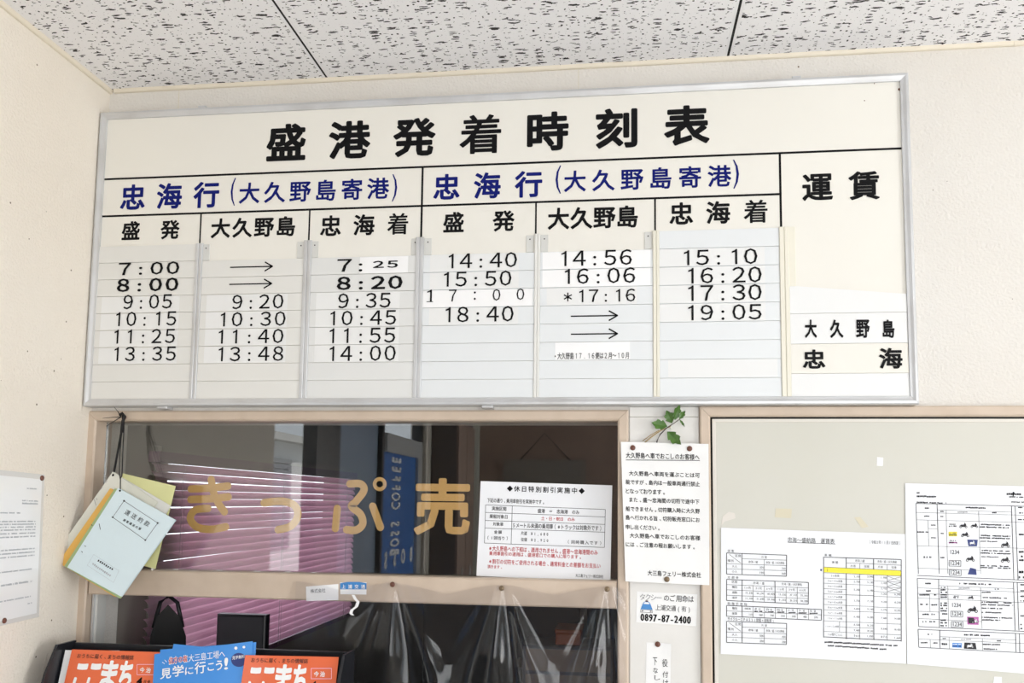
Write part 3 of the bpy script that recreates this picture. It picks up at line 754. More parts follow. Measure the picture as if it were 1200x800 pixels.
# handwritten slip
hs = wq((757.5, 752.5), (786.5, 753.6), (785, 836), (756, 835), -.0036, lambda u, v: .004*max(0, u-.6)*max(0, v-.6)*6)
mb = MB(); mb.sheet(hs, 'paper_warm', nu=8, nv=8)
for ch, px in (('役', (776, 772, 782.5, 781)), ('付', (776.5, 786.5, 783, 793.5)), ('け', (777, 796, 783, 804)), ('下', (765, 770, 770, 779)), ('な', (765.5, 782, 771, 788.5)), ('し', (767, 791, 773.5, 796.5))):
    mb.T(hs, ch, px, 'ink_soft', bold=.004)
tag(mb.build('handwritten_slip'), 'narrow white handwritten slip tacked below the taxi card', 'note')
u, v = hs.inv(770.7, 754.6); tack(hs.pt(u, v, .0002), (0, -1, 0), 'brown thumbtack holding the handwritten slip below the taxi card')

# holiday discount notice on the glass
hn = wq((563.3, 563.5), (717.5, 568.5), (715.3, 681.5), (558.3, 674.5), YG-.001)
mb = MB(); mb.sheet(hn, 'paper', nu=2, nv=2)
def hx(cx, cy): return 555+cx/6.153, 560+cy/6.153
def ht(st, x0, y0, x1, y1, m='ink_soft', bold=.012): 
    a = hx(x0, y0); b = hx(x1, y1); mb.T(hn, st, (a[0], a[1], b[0], b[1]), m, bold=bold)
ht('◆休日特別割引実施中◆', 240, 62, 802, 106, 'ink_black', .02)
ht('下記の通り、乗用車割引を実施中です。', 98, 150, 508, 182)
def hl(a, b, w_=.0009): pl(mb, hn, hx(*a), hx(*b), w_)
for a, b in (((87, 193), (950, 226)), ((84, 247), (948, 280)), ((84, 305), (947, 334)), ((82, 360), (946, 390)), ((78, 468), (943, 500)), ((87, 193), (78, 468)), ((279, 200), (271, 476)), ((950, 226), (943, 500))): hl(a, b)
ht('実施区間', 132, 205, 236, 235); ht('盛港　＝　忠海港　のみ', 462, 226, 762, 256)
ht('乗船対象日', 115, 262, 245, 292); ht('土・日・祝日　のみ', 487, 280, 730, 308, 'ink_red')
ht('対象車', 140, 318, 215, 345); ht('5メートル未満の乗用車（※トラックは対象外です）', 285, 331, 920, 370)
ht('金額', 148, 376, 204, 402); ht('（1回当り）', 100, 418, 246, 446)
ht('片道　¥1,680', 342, 386, 538, 416); ht('往復　¥2,920', 342, 432, 538, 460); ht('（同時購入です）', 680, 450, 920, 478)
ht('※大久野島への下船は、適用されません。盛港〜忠海港間のみ', 112, 502, 895, 540, 'ink_red'); ht('乗用車割引の適用は、盛港窓口での購入に限ります。', 112, 540, 775, 570, 'ink_red')
ht('※割引の切符をご使用される場合、通常料金との差額をお支払い', 112, 598, 915, 634, 'ink_red'); ht('頂きます。', 100, 628, 205, 652, 'ink_red')
ht('大三島フェリー株式会社', 735, 693, 935, 718, 'ink_soft')
tag(mb.build('discount_notice'), 'white holiday discount notice with red lines stuck on the ticket window glass', 'notice')

# fare table on the notice board
YN = -.0079
ft = wq((845, 618), (1060.2, 625.5), (1061.6, 777.3), (844.5, 766), YN, lambda u, v: .003*max(0, u-.9)*8)
mb = MB(); mb.sheet(ft, 'paper', nu=12, nv=6)
def ftt(st, px, m='ink_soft', bold=0): mb.T(ft, st, px, m, bold=bold)
ftt('忠海〜盛航路 運賃表', (923, 630, 978, 636.3), 'ink_soft'); pl(mb, ft, (923, 635.2), (979, 637.2), .0009)
ftt('（令和2年11月1日改定）', (1019, 633.3, 1054.5, 637.6))
c1 = lambda x, y: (840+x/8.89, 610+y/8.89)
c2 = lambda x, y: (950+x/8.89, 610+y/8.89)
c3 = lambda x, y: (840+x/8.89, 690+y/8.89)
c4 = lambda x, y: (950+x/8.89, 690+y/8.89)
def grid(f, lines, thick=.0009):
    for a, b in lines: pl(mb, ft, f(*a), f(*b), thick, 'ink_soft')
def lab(f, st, x0, y0, x1, y1): a, b = f(x0, y0), f(x1, y1); ftt(st, (a[0], a[1], b[0], b[1]))
def small_table(f, head, n1, n2):
    lab(f, head, 112, 300, 180 if len(head) < 5 else 590, 328 if len(head) < 5 else 345)
    grid(f, [((102, 335), (727, 358)), ((102, 555), (725, 577)), ((102, 335), (102, 555)), ((727, 358), (725, 577)), ((264, 342), (264, 560))], .0013)
    grid(f, [((264, 395), (725, 410)), ((102, 447), (725, 467)), ((102, 500), (725, 520)), ((495, 403), (495, 570)), ((130, 350), (250, 440))], .0007)
    lab(f, '区間', 192, 352, 250, 378); lab(f, '種別', 116, 403, 175, 428); lab(f, '片道', 465, 366, 522, 390)
    lab(f, '忠海/盛', 330, 416, 428, 440); lab(f, '忠海・盛/大久野島', 512, 424, 702, 450)
    lab(f, '大人', 158, 462, 212, 486); lab(f, '小人', 158, 516, 212, 540)
    lab(f, n1[0], 447, 476, 490, 498); lab(f, n1[1], 678, 486, 716, 508); lab(f, n2[0], 447, 530, 490, 552); lab(f, n2[1], 678, 540, 716, 562)
small_table(c1, '旅客', ('370', '310'), ('190', '160'))
small_table(c3, 'サイクルーズPASS(旅客+自転車)', ('500', '450'), ('250', '230'))
lab(c1, '定期券', 112, 577, 226, 604)
grid(c1, [((102, 610), (955, 642)), ((102, 830), (953, 868)), ((102, 610), (102, 830)), ((955, 642), (953, 868)), ((264, 615), (264, 838)), ((606, 628), (606, 852))], .0013)
grid(c1, [((102, 664), (955, 700)), ((102, 718), (955, 755)), ((102, 775), (955, 810)), ((378, 670), (378, 840)), ((495, 675), (495, 848)), ((722, 685), (722, 858)), ((838, 690), (838, 862))], .0007)
for y, t in ((636, '区間'), (690, '種別'), (746, '通勤'), (800, '通学')): lab(c1, t, 158, y-13, 212, y+13)
lab(c1, '忠海/盛', 378, 636, 495, 662); lab(c1, '忠海・盛/大久野島', 676, 648, 886, 674)
for q, x in enumerate((290, 405, 518, 637, 750, 862)):
    lab(c1, ('1ヶ月', '3ヶ月', '6ヶ月')[q % 3], x, 686+q*5, x+60, 710+q*5)
    for r_, t in enumerate((('15,540', '44,290', '83,920', '13,020', '37,110', '70,310'), ('11,100', '31,640', '59,940', '9,300', '26,510', '50,220'))):
        lab(c1, t[q], x+10, 742+q*5.5+r_*57, x+85, 764+q*5.5+r_*57)
lab(c3, '特殊手荷物', 112, 140, 314, 170)
grid(c3, [((102, 170), (1090, 212)), ((102, 283), (1088, 325)), ((102, 170), (102, 283)), ((1090, 212), (1088, 325)), ((264, 176), (264, 290))], .0013)
grid(c3, [((102, 226), (1088, 268)), ((378, 182), (378, 295)), ((495, 187), (495, 300)), ((610, 192), (610, 304)), ((725, 197), (725, 310)), ((838, 202), (838, 314)), ((955, 207), (955, 320))], .0007)
for y, t in ((200, '種別'), (254, '運賃')): lab(c3, t, 158, y-13, 212, y+13)
for q, (x, t, n) in enumerate(((292, '自転車', '110'), (395, '原付', '260'), (512, '忠海・盛', '340'), (625, '忠海・盛', '310'), (740, '小児', '100'), (855, '片道', '480'), (970, '往復', '570'))):
    lab(c3, t, x, 193+q*4, x+62, 215+q*4); lab(c3, n, x+45, 254+q*5, x+82, 275+q*5)
    if q: a = c3(x-4, 228+q*4); b = c3(x+80, 228+q*4); marks(mb, ft, a[0], b[0], a[1], 1.7)
# vehicles
lab(c2, '車輌', 145, 345, 215, 370)
poly(ft, 'highlight_yellow', [c2(135, 535), c2(940, 572), c2(940, 518), c2(135, 482)], .0004)
grid(c2, [((135, 378), (940, 403)), ((135, 378), (135, 1215)), ((940, 403), (940, 1255)), ((370, 385), (372, 1230)), ((655, 395), (658, 1240))], .0013)
grid(c4, [((137, 497), (940, 537))], .0013)
grid(c2, [((370, 438), (940, 462)), ((135, 482), (940, 518)), ((135, 540), (940, 574)), ((512, 440), (512, 1235)), ((797, 455), (797, 1248))], .0007)
for y in (596, 650, 706, 760): grid(c2, [((135, y), (370, y+10))], .0006)
for a, b, y in ((370, 655, 606), (370, 655, 662), (370, 655, 770), (655, 797, 624), (655, 797, 682), (655, 797, 734), (797, 940, 632), (797, 940, 690), (797, 940, 745)): grid(c2, [((a, y), (b, y+9))], .0006)
for y in (104, 160, 215, 272, 330, 440): grid(c4, [((137, y), (370, y+10))], .0006)
for a, b, y in ((370, 655, 60), (370, 655, 172), (370, 655, 230), (370, 655, 342), (370, 655, 398), (370, 655, 452), (655, 940, 75), (655, 940, 186), (655, 940, 244), (655, 940, 355), (655, 940, 466)): grid(c4, [((a, y), (b, y+9))], .0006)
for y0, y1 in ((518, 568), (576, 630), (634, 688), (692, 742)):
    grid(c2, [((799, y0), (938, y1)), ((799, y1-6), (938, y0+6))], .0006)
grid(c2, [((657, 514), (795, 562)), ((657, 556), (795, 520))], .0006)
lab(c2, '車種', 222, 420, 284, 446); lab(c2, '忠海/盛', 462, 404, 562, 430); lab(c2, '忠海・盛/大久野島', 695, 414, 895, 440)
for x in (415, 700): lab(c2, '片道', x, 458+(x > 500)*10, x+52, 482+(x > 500)*10)
for x in (558, 840): lab(c2, '往復', x, 463+(x > 600)*10, x+52, 487+(x > 600)*10)
for q, t in enumerate(('3m未満', '3m〜4m未満', '4m〜5m未満', '5m〜6m未満', '6m〜7m未満')):
    y = 560+q*55; lab(c2, t, 212 if q == 0 else 180, y, 296 if q == 0 else 328, y+24)
for q, t in enumerate(('7m〜8m未満', '8m〜9m未満', '9m〜10m未満', '10m〜11m未満')):
    y = 125+q*56; lab(c4, t, 180, y, 328, y+24)
lab(c4, '11m〜12m未満', 158, 376, 290, 400); lab(c4, '1m増すごとに', 180, 460, 328, 486); grid(c4, [((300, 336), (300, 446)), ((300, 392), (370, 396))], .0006)
for x, ys in ((450, ((525, '1,680', 0), (582, '2,100', 0), (636, '2,700', 0), (720, '3,250', 0), (123, '3,750', 1), (206, '4,810', 1), (290, '6,420', 1), (373, '8,530', 1), (430, '9,600', 1), (486, '960', 1))),
              (590, ((532, '2,920', 0), (585, '3,990', 0), (643, '5,130', 0), (727, '6,180', 0), (128, '7,130', 1), (211, '9,140', 1), (295, '12,200', 1), (380, '16,210', 1), (437, '18,240', 1), (492, '1,830', 1))),
              (733, ((594, '1,900', 0), (650, '2,420', 0), (706, '2,920', 0), (762, '3,360', 0), (134, '4,320', 1), (218, '5,770', 1), (303, '7,680', 1), (415, '8,640', 1), (498, '870', 1))),
              (872, ((768, '6,390', 0), (140, '8,210', 1), (224, '10,970', 1), (308, '14,600', 1), (422, '16,420', 1), (508, '1,660', 1)))):
    for y, t, k in ys: lab(c4 if k else c2, t, x, y-11, x+60, y+11)
a = c2(170, 508); b = c2(355, 518); marks(mb, ft, a[0], b[0], a[1]-.4, 1.4, 'ink_brown'); marks(mb, ft, a[0], b[0], a[1]+1.4, 1.4, 'ink_brown')
a = c2(100, 512); mb.rect(ft, *ft.inv(a[0], a[1]+1), *ft.inv(a[0]+2, a[1]-1), 'ink_navy')
for y, x0, x1 in ((552, 145, 905), (590, 178, 795)):
    for q in range(8):
        a = c4(x0+(x1-x0)*q/8, y+q*5); b = c4(x0+(x1-x0)*(q+.97)/8, y); marks(mb, ft, a[0], b[0], a[1], 2.1, 'ink_soft', .9)
tag(mb.build('fare_table_sheet'), 'landscape white fare table sheet with one yellow highlighted row', 'notice')

# vehicle guide
vb = on_y(1213, 790.2, YN); 
vg = Quad(on_y(1063, 777.5, YN), on_y(1220.5, 790.8, YN), on_y(1217, 570, YN), on_y(1060.7, 566, YN))
mb = MB(); mb.sheet(vg, 'paper', nu=4, nv=4)
g1 = lambda x, y: (1056+x/7.41, 560+y/7.41)
g2 = lambda x, y: (1056+x/7.41, 668+y/7.41)
def vl(f, segs, wd=.0008):
    for a, b in segs: pl(mb, vg, f(*a), f(*b), wd, 'ink_soft')
def vm(f, x0, x1, y, h=15, m='ink_soft', dens=.85):
    n = max(1, int((x1-x0)/60))
    for q in range(n):
        a = f(x0+(x1-x0)*q/n, y+(x1-x0)*q/n*.035); b = f(x0+(x1-x0)*(q+1)/n, y); marks(mb, vg, a[0], b[0], a[1], h/7.41, m, dens)
vl(g1, [((128, 220), (1190, 248)), ((128, 220), (150, 830)), ((312, 226), (330, 830)), ((958, 240), (978, 880)), ((990, 242), (1015, 880))], .0011)
vl(g2, [((140, 45), (1180, 90))], .0011)
vl(g1, [((312, 275), (960, 295)), ((130, 298), (1180, 325)), ((132, 362), (1180, 388)), ((390, 280), (405, 830)), ((672, 290), (690, 830)), ((137, 588), (1180, 612)), ((233, 366), (240, 590)), ((236, 438), (312, 441)), ((140, 780), (690, 802))], .0006)
vm(g1, 135, 160, 128); vm(g1, 135, 305, 158, 17); vm(g1, 135, 392, 210, 14); vm(g1, 915, 1060, 138, 20); vm(g1, 930, 1060, 163, 14); vm(g1, 945, 1067, 207, 12)
pl(mb, vg, g1(972, 155), g1(975, 120), .0022, 'ink_black'); poly(vg, 'ink_black', [g1(962, 132), g1(988, 133), g1(975, 117)])
vm(g1, 195, 245, 260, 15, dens=.6); vm(g1, 528, 742, 255, 15); vm(g1, 333, 372, 290, 12); vm(g1, 490, 575, 295, 12, 'ink_grey'); vm(g1, 790, 840, 300, 14)
vm(g1, 200, 245, 330, 12); vm(g1, 340, 366, 333, 12); vm(g1, 252, 300, 408, 12); vm(g1, 140, 236, 468, 14); vm(g1, 252, 300, 518, 12); vm(g1, 342, 370, 480, 12)
for y in (402, 424, 498, 518): vm(g1, 682, 948, y, 14)
vm(g1, 688, 845, 548, 11)
for y in (628, 650, 760, 776): vm(g1, 690, 950, y, 13, dens=.75)
vm(g1, 690, 850, 682, 10); vm(g1, 195, 262, 686, 18); vm(g1, 340, 380, 690, 14)
for y in (255, 302, 360): vm(g1, 1015, 1067, y, 14)
for y in (490, 640, 680, 712): vm(g1, 1022, 1067, y, 20, 'ink_black')
def plate(f, x0, y0, x1, y1, m=None):
    if m: poly(vg, m, [f(x0, y1), f(x1, y1), f(x1, y0), f(x0, y0)], .0004)
    vm(f, x0+8, x1-8, y0+(y1-y0)*.3, 10, 'ink_violet' if m == 'highlight_pink' else 'ink_soft'); vm(f, x0+4, x1-4, y0+(y1-y0)*.7, 15, 'ink_violet' if m == 'highlight_pink' else 'ink_soft')
plate(g1, 410, 388, 482, 430); plate(g1, 412, 465, 485, 506, 'highlight_yellow'); plate(g1, 414, 530, 486, 572, None); vm(g1, 414, 486, 560, 16, 'ink_violet')
def bigplate(f, x, y, framed=True):
    a = f(x, y+18); b = f(x+76, y-18); mb.T(vg, '1234', (a[0], b[1], b[0], a[1]), 'ink_soft', bold=.004)
    if framed: vl(f, [((x-14, y-24), (x+88, y-22)), ((x-14, y+26), (x+88, y+28)), ((x-14, y-24), (x-14, y+26)), ((x+88, y-22), (x+88, y+28))], .0009)
bigplate(g1, 428, 642, False); bigplate(g1, 430, 738); bigplate(g2, 432, 18); bigplate(g2, 443, 302, False); bigplate(g2, 446, 378); bigplate(g2, 450, 468)
def bike(f, x, y, s=1.0, m='ink_soft'):       # small printed motorcycle picture
    for dx in (-24, 24):
        pts = [f(x+s*(dx+11*math.cos(t*PI/5)), y+s*(12+11*math.sin(t*PI/5))) for t in range(10)]; poly(vg, m, pts[::-1])
        pts = [f(x+s*(dx+5*math.cos(t*PI/4)), y+s*(12+5*math.sin(t*PI/4))) for t in range(8)]; poly(vg, 'paper', pts[::-1], .0007)
    poly(vg, m, [f(x-s*30, y-s*2), f(x-s*18, y+s*12), f(x+s*14, y+s*12), f(x+s*22, y-s*4), f(x+s*12, y-s*16), f(x-s*2, y-s*6), f(x-s*14, y-s*10)], .0006)
    poly(vg, m, [f(x+s*10, y-s*10), f(x+s*26, y+s*10), f(x+s*22, y-s*14), f(x+s*8, y-s*26)], .0006)
bike(g1, 540, 412); bike(g1, 635, 412, .9); bike(g1, 555, 490); bike(g1, 600, 700, 1.1); bike(g1, 905, 577, 1.1); bike(g1, 905, 708, 1.1)
poly(vg, 'ink_navy', [g1(585, 590), g1(658, 592), g1(665, 535), g1(573, 533)]); bike(g1, 618, 562, .8, 'paper')
vl(g2, [((140, 70), (1180, 112)), ((140, 70), (152, 488)), ((325, 78), (332, 495)), ((975, 104), (990, 520)), ((1008, 105), (1022, 522)), ((152, 488), (1180, 535))], .0011)
vl(g2, [((328, 132), (980, 160)), ((143, 152), (1180, 195)), ((145, 200), (690, 222)), ((146, 240), (1180, 285)), ((405, 136), (412, 495)), ((690, 150), (702, 505)), ((246, 205), (250, 355)), ((148, 355), (330, 362)), ((150, 418), (700, 445))], .0006)
vm(g2, 208, 258, 114, 15, dens=.6); vm(g2, 505, 785, 115, 16); vm(g2, 345, 385, 148, 12); vm(g2, 500, 595, 155, 10, 'ink_grey'); vm(g2, 812, 852, 163, 12)
for x0, x1, y in ((215, 258, 178), (150, 245, 213), (285, 305, 213), (165, 232, 295), (262, 312, 300), (185, 296, 382), (185, 296, 446)): vm(g2, x0, x1, y, 15)
for y in (170, 190, 212, 232, 285, 305, 330, 352, 378, 432, 455, 480): vm(g2, 342, 400, y, 16)
for x1, y in ((790, 190), (920, 236), (970, 276), (970, 298), (880, 328), (870, 365), (965, 408), (860, 430)): vm(g2, 700, x1, y, 13)
plate(g2, 450, 215, 510, 245); bike(g2, 605, 235, .7); bike(g2, 620, 340, 1.3); poly(vg, 'ink_violet', [g2(575, 470), g2(672, 473), g2(672, 405), g2(572, 402)]); poly(vg, 'ink_soft', [g2(585, 460), g2(640, 462), g2(630, 412), g2(580, 410)], .0006); bike(g2, 640, 440, .8, 'paper')
poly(vg, 'ink_navy', [g1(578, 835), g1(655, 840), g1(650, 790), g1(600, 778)])
for y in (15, 60): vm(g2, 1022, 1067, y, 24, 'ink_black')
for y in (125, 178, 225, 265, 395, 470, 505): vm(g2, 1035, 1067, y, 16)
vl(g2, [((147, 512), (1180, 555)), ((147, 512), (153, 668)), ((335, 520), (338, 680)), ((993, 548), (998, 708)), ((1027, 548), (1030, 710)), ((153, 668), (1180, 722))], .0011)
vl(g2, [((335, 575), (1000, 605)), ((150, 596), (1180, 640)), ((416, 580), (418, 685)), ((705, 592), (706, 695)), ((252, 600), (254, 674))], .0006)
vm(g2, 220, 268, 555, 15, dens=.6); vm(g2, 545, 770, 560, 16); vm(g2, 360, 396, 592, 12); vm(g2, 520, 608, 598, 10, 'ink_grey'); vm(g2, 830, 868, 612, 12)
vm(g2, 158, 250, 628, 13); vm(g2, 280, 315, 630, 13); vm(g2, 352, 404, 640, 20); vm(g2, 710, 862, 642, 13); vm(g2, 710, 832, 682, 13)
poly(vg, 'magazine_blue', [g2(443, 668), g2(525, 672), g2(527, 632), g2(445, 629)], .0004); vm(g2, 450, 520, 642, 9, 'ink_white'); vm(g2, 446, 522, 658, 15, 'ink_navy')
poly(vg, 'ink_soft', [g2(545, 680), g2(655, 686), g2(645, 630), g2(550, 626)]); bike(g2, 597, 655, .9, 'paper')
tag(mb.build('vehicle_guide_sheet'), 'white sheet of tables with little motorcycle pictures at the right edge', 'notice')

# scraps left on the notice board
def scrap(name, pts, m, label, cat):
    mb = MB(); y = -.0063; a = [on_y(*p, y-.0004) for p in pts]; b = [p+Vec((0, .0004, 0)) for p in a]
    mb.hexa(a, b, m); tag(mb.build(name), label, cat)
scrap('paper_scrap', [(1027.5, 545.5), (1034.5, 545.8), (1035, 536), (1027.8, 535.3)], 'label_bright', 'tiny white paper scrap on the beige panel above the vehicle guide', 'scrap')
scrap('paper_scrap', [(1163, 812), (1174, 812.5), (1174, 793), (1165, 792.6)], 'label_bright', 'white paper scrap on the beige panel below the vehicle guide', 'scrap')
scrap('tape_scrap', [(908, 606), (927, 607), (928, 596), (909, 595.5)], 'tape_yellow', 'yellowed tape scrap above the fare table', 'tape')
scrap('tape_scrap', [(845, 616), (849, 611), (862, 607), (861, 601), (854, 599.5), (847, 605)], 'panel_lip', 'torn pale tape at the top left corner of the fare table', 'tape')
scrap('tape_scrap', [(1001, 606), (1008, 605.5), (1018, 617), (1010, 618.5)], 'tape_yellow', 'slanting tape remnant above the right half of the fare table', 'tape')

# ------------------------------------------------------------------ holly sprig
hp = on_y(775, 520, -.012)
hl_ = thing('holly_sprig', 'small green spiny sprig stuck above the car notice', 'plant sprig', hp)
def h7(x, y, d): return on_y(700+x/8, 470+y/8, d)
mb = MB(); mb.tube([h7(555, 412, -.012), h7(560, 370, -.013), h7(590, 310, -.014), h7(650, 250, -.018), h7(720, 205, -.022), h7(775, 165, -.022)], .0013, 'twig_dark', 7, .0008)
mb.build('stem', hl_)
mb = MB(); mb.tube([h7(445, 385, -.010), h7(520, 325, -.012), h7(600, 270, -.015), h7(690, 235, -.018)], .0015, 'twig_tan', 7, .001); mb.tube([h7(425, 372, -.010), h7(500, 318, -.012), h7(580, 272, -.015)], .001, 'twig_tan', 6)
mb.build('dry_twig', hl_)
def leaf(base, tip, wid, nspine, lift, twist):
    b = h7(*base, -.018); t = h7(*tip, -.018-lift); ax = t-b; L = ax.length; ax.normalize()
    sd = Vec((0, -1, 0)).cross(ax).normalized()*math.cos(twist)+Vec((0, -1, 0))*math.sin(twist); nn = ax.cross(sd)
    mb = MB(); N_ = nspine*4
    def wd(q):                                # spiny outline
        x = q/N_; env = math.sin(PI*min(1, x*1.02+.02))**.8; ph = (q % 4)/4
        return wid*(env*(.55+.45*(ph if ph > 0 else 1)) if 0 < q < N_ else 0.0008/wid*.5)
    for sgn in (1, -1):
        for q in range(N_):
            r0, r1 = wd(q), wd(q+1)
            def P(x, r): return b+ax*(L*x)+sd*(sgn*r)+nn*(.35*r-.004*math.sin(PI*x))
            c0, c1 = P(q/N_, 0), P((q+1)/N_, 0); e0, e1 = P(q/N_, r0), P((q+1)/N_+(.03 if (q+1) % 4 == 0 and q+1 < N_ else 0), r1)
            th = nn*.0004
            pts = [c0, c1, e1, e0] if sgn < 0 else [c0, e0, e1, c1]
            mb.hexa([p+th for p in pts], [p-th for p in pts], 'leaf_green')
    mb.build('leaf', hl_)
leaf((655, 235), (508, 200), .0125, 3, .006, .2); leaf((700, 205), (648, 85), .0115, 3, .004, -.3); leaf((725, 175), (775, 30), .0095, 3, .006, .5)
leaf((768, 165), (825, 90), .0065, 3, .004, .2); leaf((655, 285), (785, 405), .0130, 3, .008, .1); leaf((770, 170), (818, 240), .0028, 3, .004, .3)
mb = MB(); mb.lathe(h7(690, 252, -.020), (0, -1, .3), [(-.0025, .001), (-.0015, .0026), (.0005, .003), (.002, .002), (.0027, .0006)], 'booklet_cream', 10); mb.build('berry', hl_)

# ------------------------------------------------------------------ hanging booklets
k4 = lambda x, y: (60+x/4.707, 540+y/4.707)
def hang(px, top_y, bot_y):                   # corners tl, tr, br, bl of a sheet that swings out at its foot
    return [on_y(p[0], p[1], top_y-.00018*(p[1]-550)) for p in px]
def booklet(name, label, px, ty, by_, th, cover, pages=None, decorate=None, cat='booklet'):
    tl, tr, br, bl_ = hang(px, ty, by_); q = Quad(bl_, br, tr, tl)
    t = thing(name, label, cat, (bl_+br)*.5, 'papers hanging on the black cord')
    mb = MB(); mb.sheet(q, cover, .0008, 3, 3)
    if decorate: decorate(mb, q)
    mb.build('cover', t)
    if pages:
        mb = MB()
        def P(u, v, o): return q.pt(u, v, o)
        i = .012
        mb.hexa([P(i, i, -.0009), P(1-i, i, -.0009), P(1-i, 1-i, -.0009), P(i, 1-i, -.0009)], [P(i, i, -th), P(1-i, i, -th), P(1-i, 1-i, -th), P(i, 1-i, -th)], 'page_edge'); mb.build('pages', t)
        mb = MB(); q2 = Quad(*[c-q.N*(th+.0002) for c in q.c]); mb.sheet(q2, cover, .0006, 3, 3); mb.build('back_cover', t)
    return q
def deco_blue(mb, q):
    def k(x, y): return q.inv(*k4(x, y))
    c = [(403, 220), (588, 342), (520, 436), (340, 310)]
    for a, b in zip(c, c[1:]+c[:1]): mb.line(q, k(*a), k(*b), .0008, 'ink_soft', .0006)
    for a in c: u, v = k(*a); mb.rect(q, u-.012, v-.008, u+.012, v+.008, 'ink_soft', .0007)
    # title characters along the sheet's own horizontal
    u0, v0 = k(412, 275); u1, v1 = k(540, 355); mb.text(q, '運送約款', (u0, (v0+v1)/2-.030, u1, (v0+v1)/2+.030), 'ink_soft', off=.0007)
    u0, v0 = k(400, 322); u1, v1 = k(495, 378); mb.text(q, '旅客運送の部', (u0, (v0+v1)/2-.015, u1, (v0+v1)/2+.015), 'ink_black', bold=.02, off=.0007)
    c = [(235, 515), (375, 605), (345, 670), (200, 575)]
    for a, b in zip(c, c[1:]+c[:1]): mb.line(q, k(*a), k(*b), .0004, 'ink_pale', .0006)
    R = random.Random(5)
    for (a, b, n, m_) in (((262, 550), (338, 596), 8, 'ink_soft'), ((232, 568), (325, 632), 11, 'ink_pale')):
        for j in range(n):
            f = j/(n-1); u, v = k(a[0]+(b[0]-a[0])*f, a[1]+(b[1]-a[1])*f); mb.rect(q, u-.011, v-.012*R.uniform(.6, 1), u+.009, v+.012*R.uniform(.6, 1), m_, .0006)
    for a, b in (((265, 345), (272, 378)), ((168, 497), (174, 505)), ((185, 466), (192, 472)), ((222, 350), (228, 356))): mb.line(q, k(*a), k(*b), .0012, 'ink_soft', .0006)
    u, v = k(380, 164); mb.flat(q, [(u+.016*math.cos(t*PI/6), v+.011*math.sin(t*PI/6)) for t in range(12)], 'ink_black', .0007)
K = lambda *a: [k4(*p) for p in a]
YB = -.030
booklet('folder_sheet', 'yellow green paper folder, rearmost of the papers hanging on the black cord', K((395, 68), (686, 138), (575, 595), (284, 520)), YB+.002, 0, .002, 'folder_lime', cat='folder')
booklet('booklet', 'white sheet booklet showing only at its top right behind the pale blue booklet', K((385, 88), (657, 246), (390, 690), (118, 532)), YB-.004, 0, .003, 'booklet_white', True)
def deco_cream(mb, q):
    u, v = q.inv(*k4(342, 78)); mb.flat(q, [(u+.02*math.cos(t*PI/6), v+.014*math.sin(t*PI/6)) for t in range(12)], 'ink_black', .0007)
    for a, b in (((238, 210), (248, 245)), ((270, 160), (285, 145)), ((300, 120), (312, 108)), ((250, 205), (255, 215))): mb.line(q, q.inv(*k4(*a)), q.inv(*k4(*b)), .0010, 'ink_grey', .0006)
booklet('booklet', 'cream booklet sticking out to the left behind the orange edged one', K((340, 58), (585, 225), (282, 680), (30, 502)), YB-.011, 0, .004, 'booklet_cream', True, deco_cream)
booklet('booklet', 'orange covered booklet seen as an orange edge below the pale blue one', K((325, 150), (636, 322), (352, 750), (38, 560)), YB-.019, 0, .005, 'booklet_orange', True)
booklet('booklet', 'green covered booklet seen as a green edge under the pale blue one', K((352, 150), (672, 325), (378, 758), (72, 580)), YB-.027, 0, .004, 'booklet_green', True)
qb = booklet('booklet', 'pale blue booklet with a boxed title, frontmost on the black cord', K((368, 148), (684, 325), (386, 748), (88, 586)), YB-.034, 0, .004, 'booklet_blue', True, deco_blue)
nl = on_y(144.5, 489, -.014)
c8 = lambda x, y, d: on_y(100+x/8.43, 475+y/8.43, d)
cd_ = thing('cord', 'black cord knotted on a tack with papers hanging from it', 'cord', nl)
mb = MB()
mb.tube([nl+Vec((0, -.003, .004)), c8(375, 160, -.018), c8(360, 240, -.02), c8(322, 450, -.030), c8(283, 655, -.0475)], .0024, 'black_cord', 8)
mb.tube([nl+Vec((.003, -.003, 0)), c8(382, 220, -.02), c8(370, 460, -.04), c8(362, 690, -.055), c8(347, 720, -.062), c8(345, 840, -.0645)], .0012, 'black_cord', 7)
mb.tube([c8(362, 230, -.02), c8(340, 480, -.04), c8(336, 680, -.056), c8(345, 722, -.0618)], .0011, 'black_cord', 7)
mb.build('strands', cd_)
mb = MB(); mb.tube([nl+Vec((-.006, -.004, .005)), nl+Vec((0, -.006, .009)), nl+Vec((.006, -.004, .002)), nl+Vec((.003, -.006, -.010)), nl+Vec((.001, -.005, -.035))], .0035, 'black_cord', 8); mb.build('knot', cd_)
mb = MB()
for p in ((285, 15), (172, 126), (205, 205)): mb.tube([nl+Vec((-.003, -.004, .001)), (nl+c8(*p, -.018))*.5+Vec((0, -.003, .001)), c8(*p, -.016)], .0011, 'black_cord', 6, .0005)
mb.build('loose_ends', cd_)
tack(on_y(145.5, 489, -.0087), (0, -1, 0), 'brown thumbtack under the cord knot at the window frame corner')
mb = MB(); pp = on_y(180, 666.5, -.004); mb.tube([pp+Vec((0, .004, 0)), pp+Vec((0, -.006, 0))], .0006, 'aluminium', 6); mb.lathe(pp+Vec((0, -.004, 0)), (0, -1, 0), [(0, .0008), (.0008, .0026), (.0024, .0032), (.004, .0026), (.005, .0008)], 'pearl', 12)
tag(mb.build('map_pin'), 'pearl headed pin on the rail by the yellow folder', 'pin')

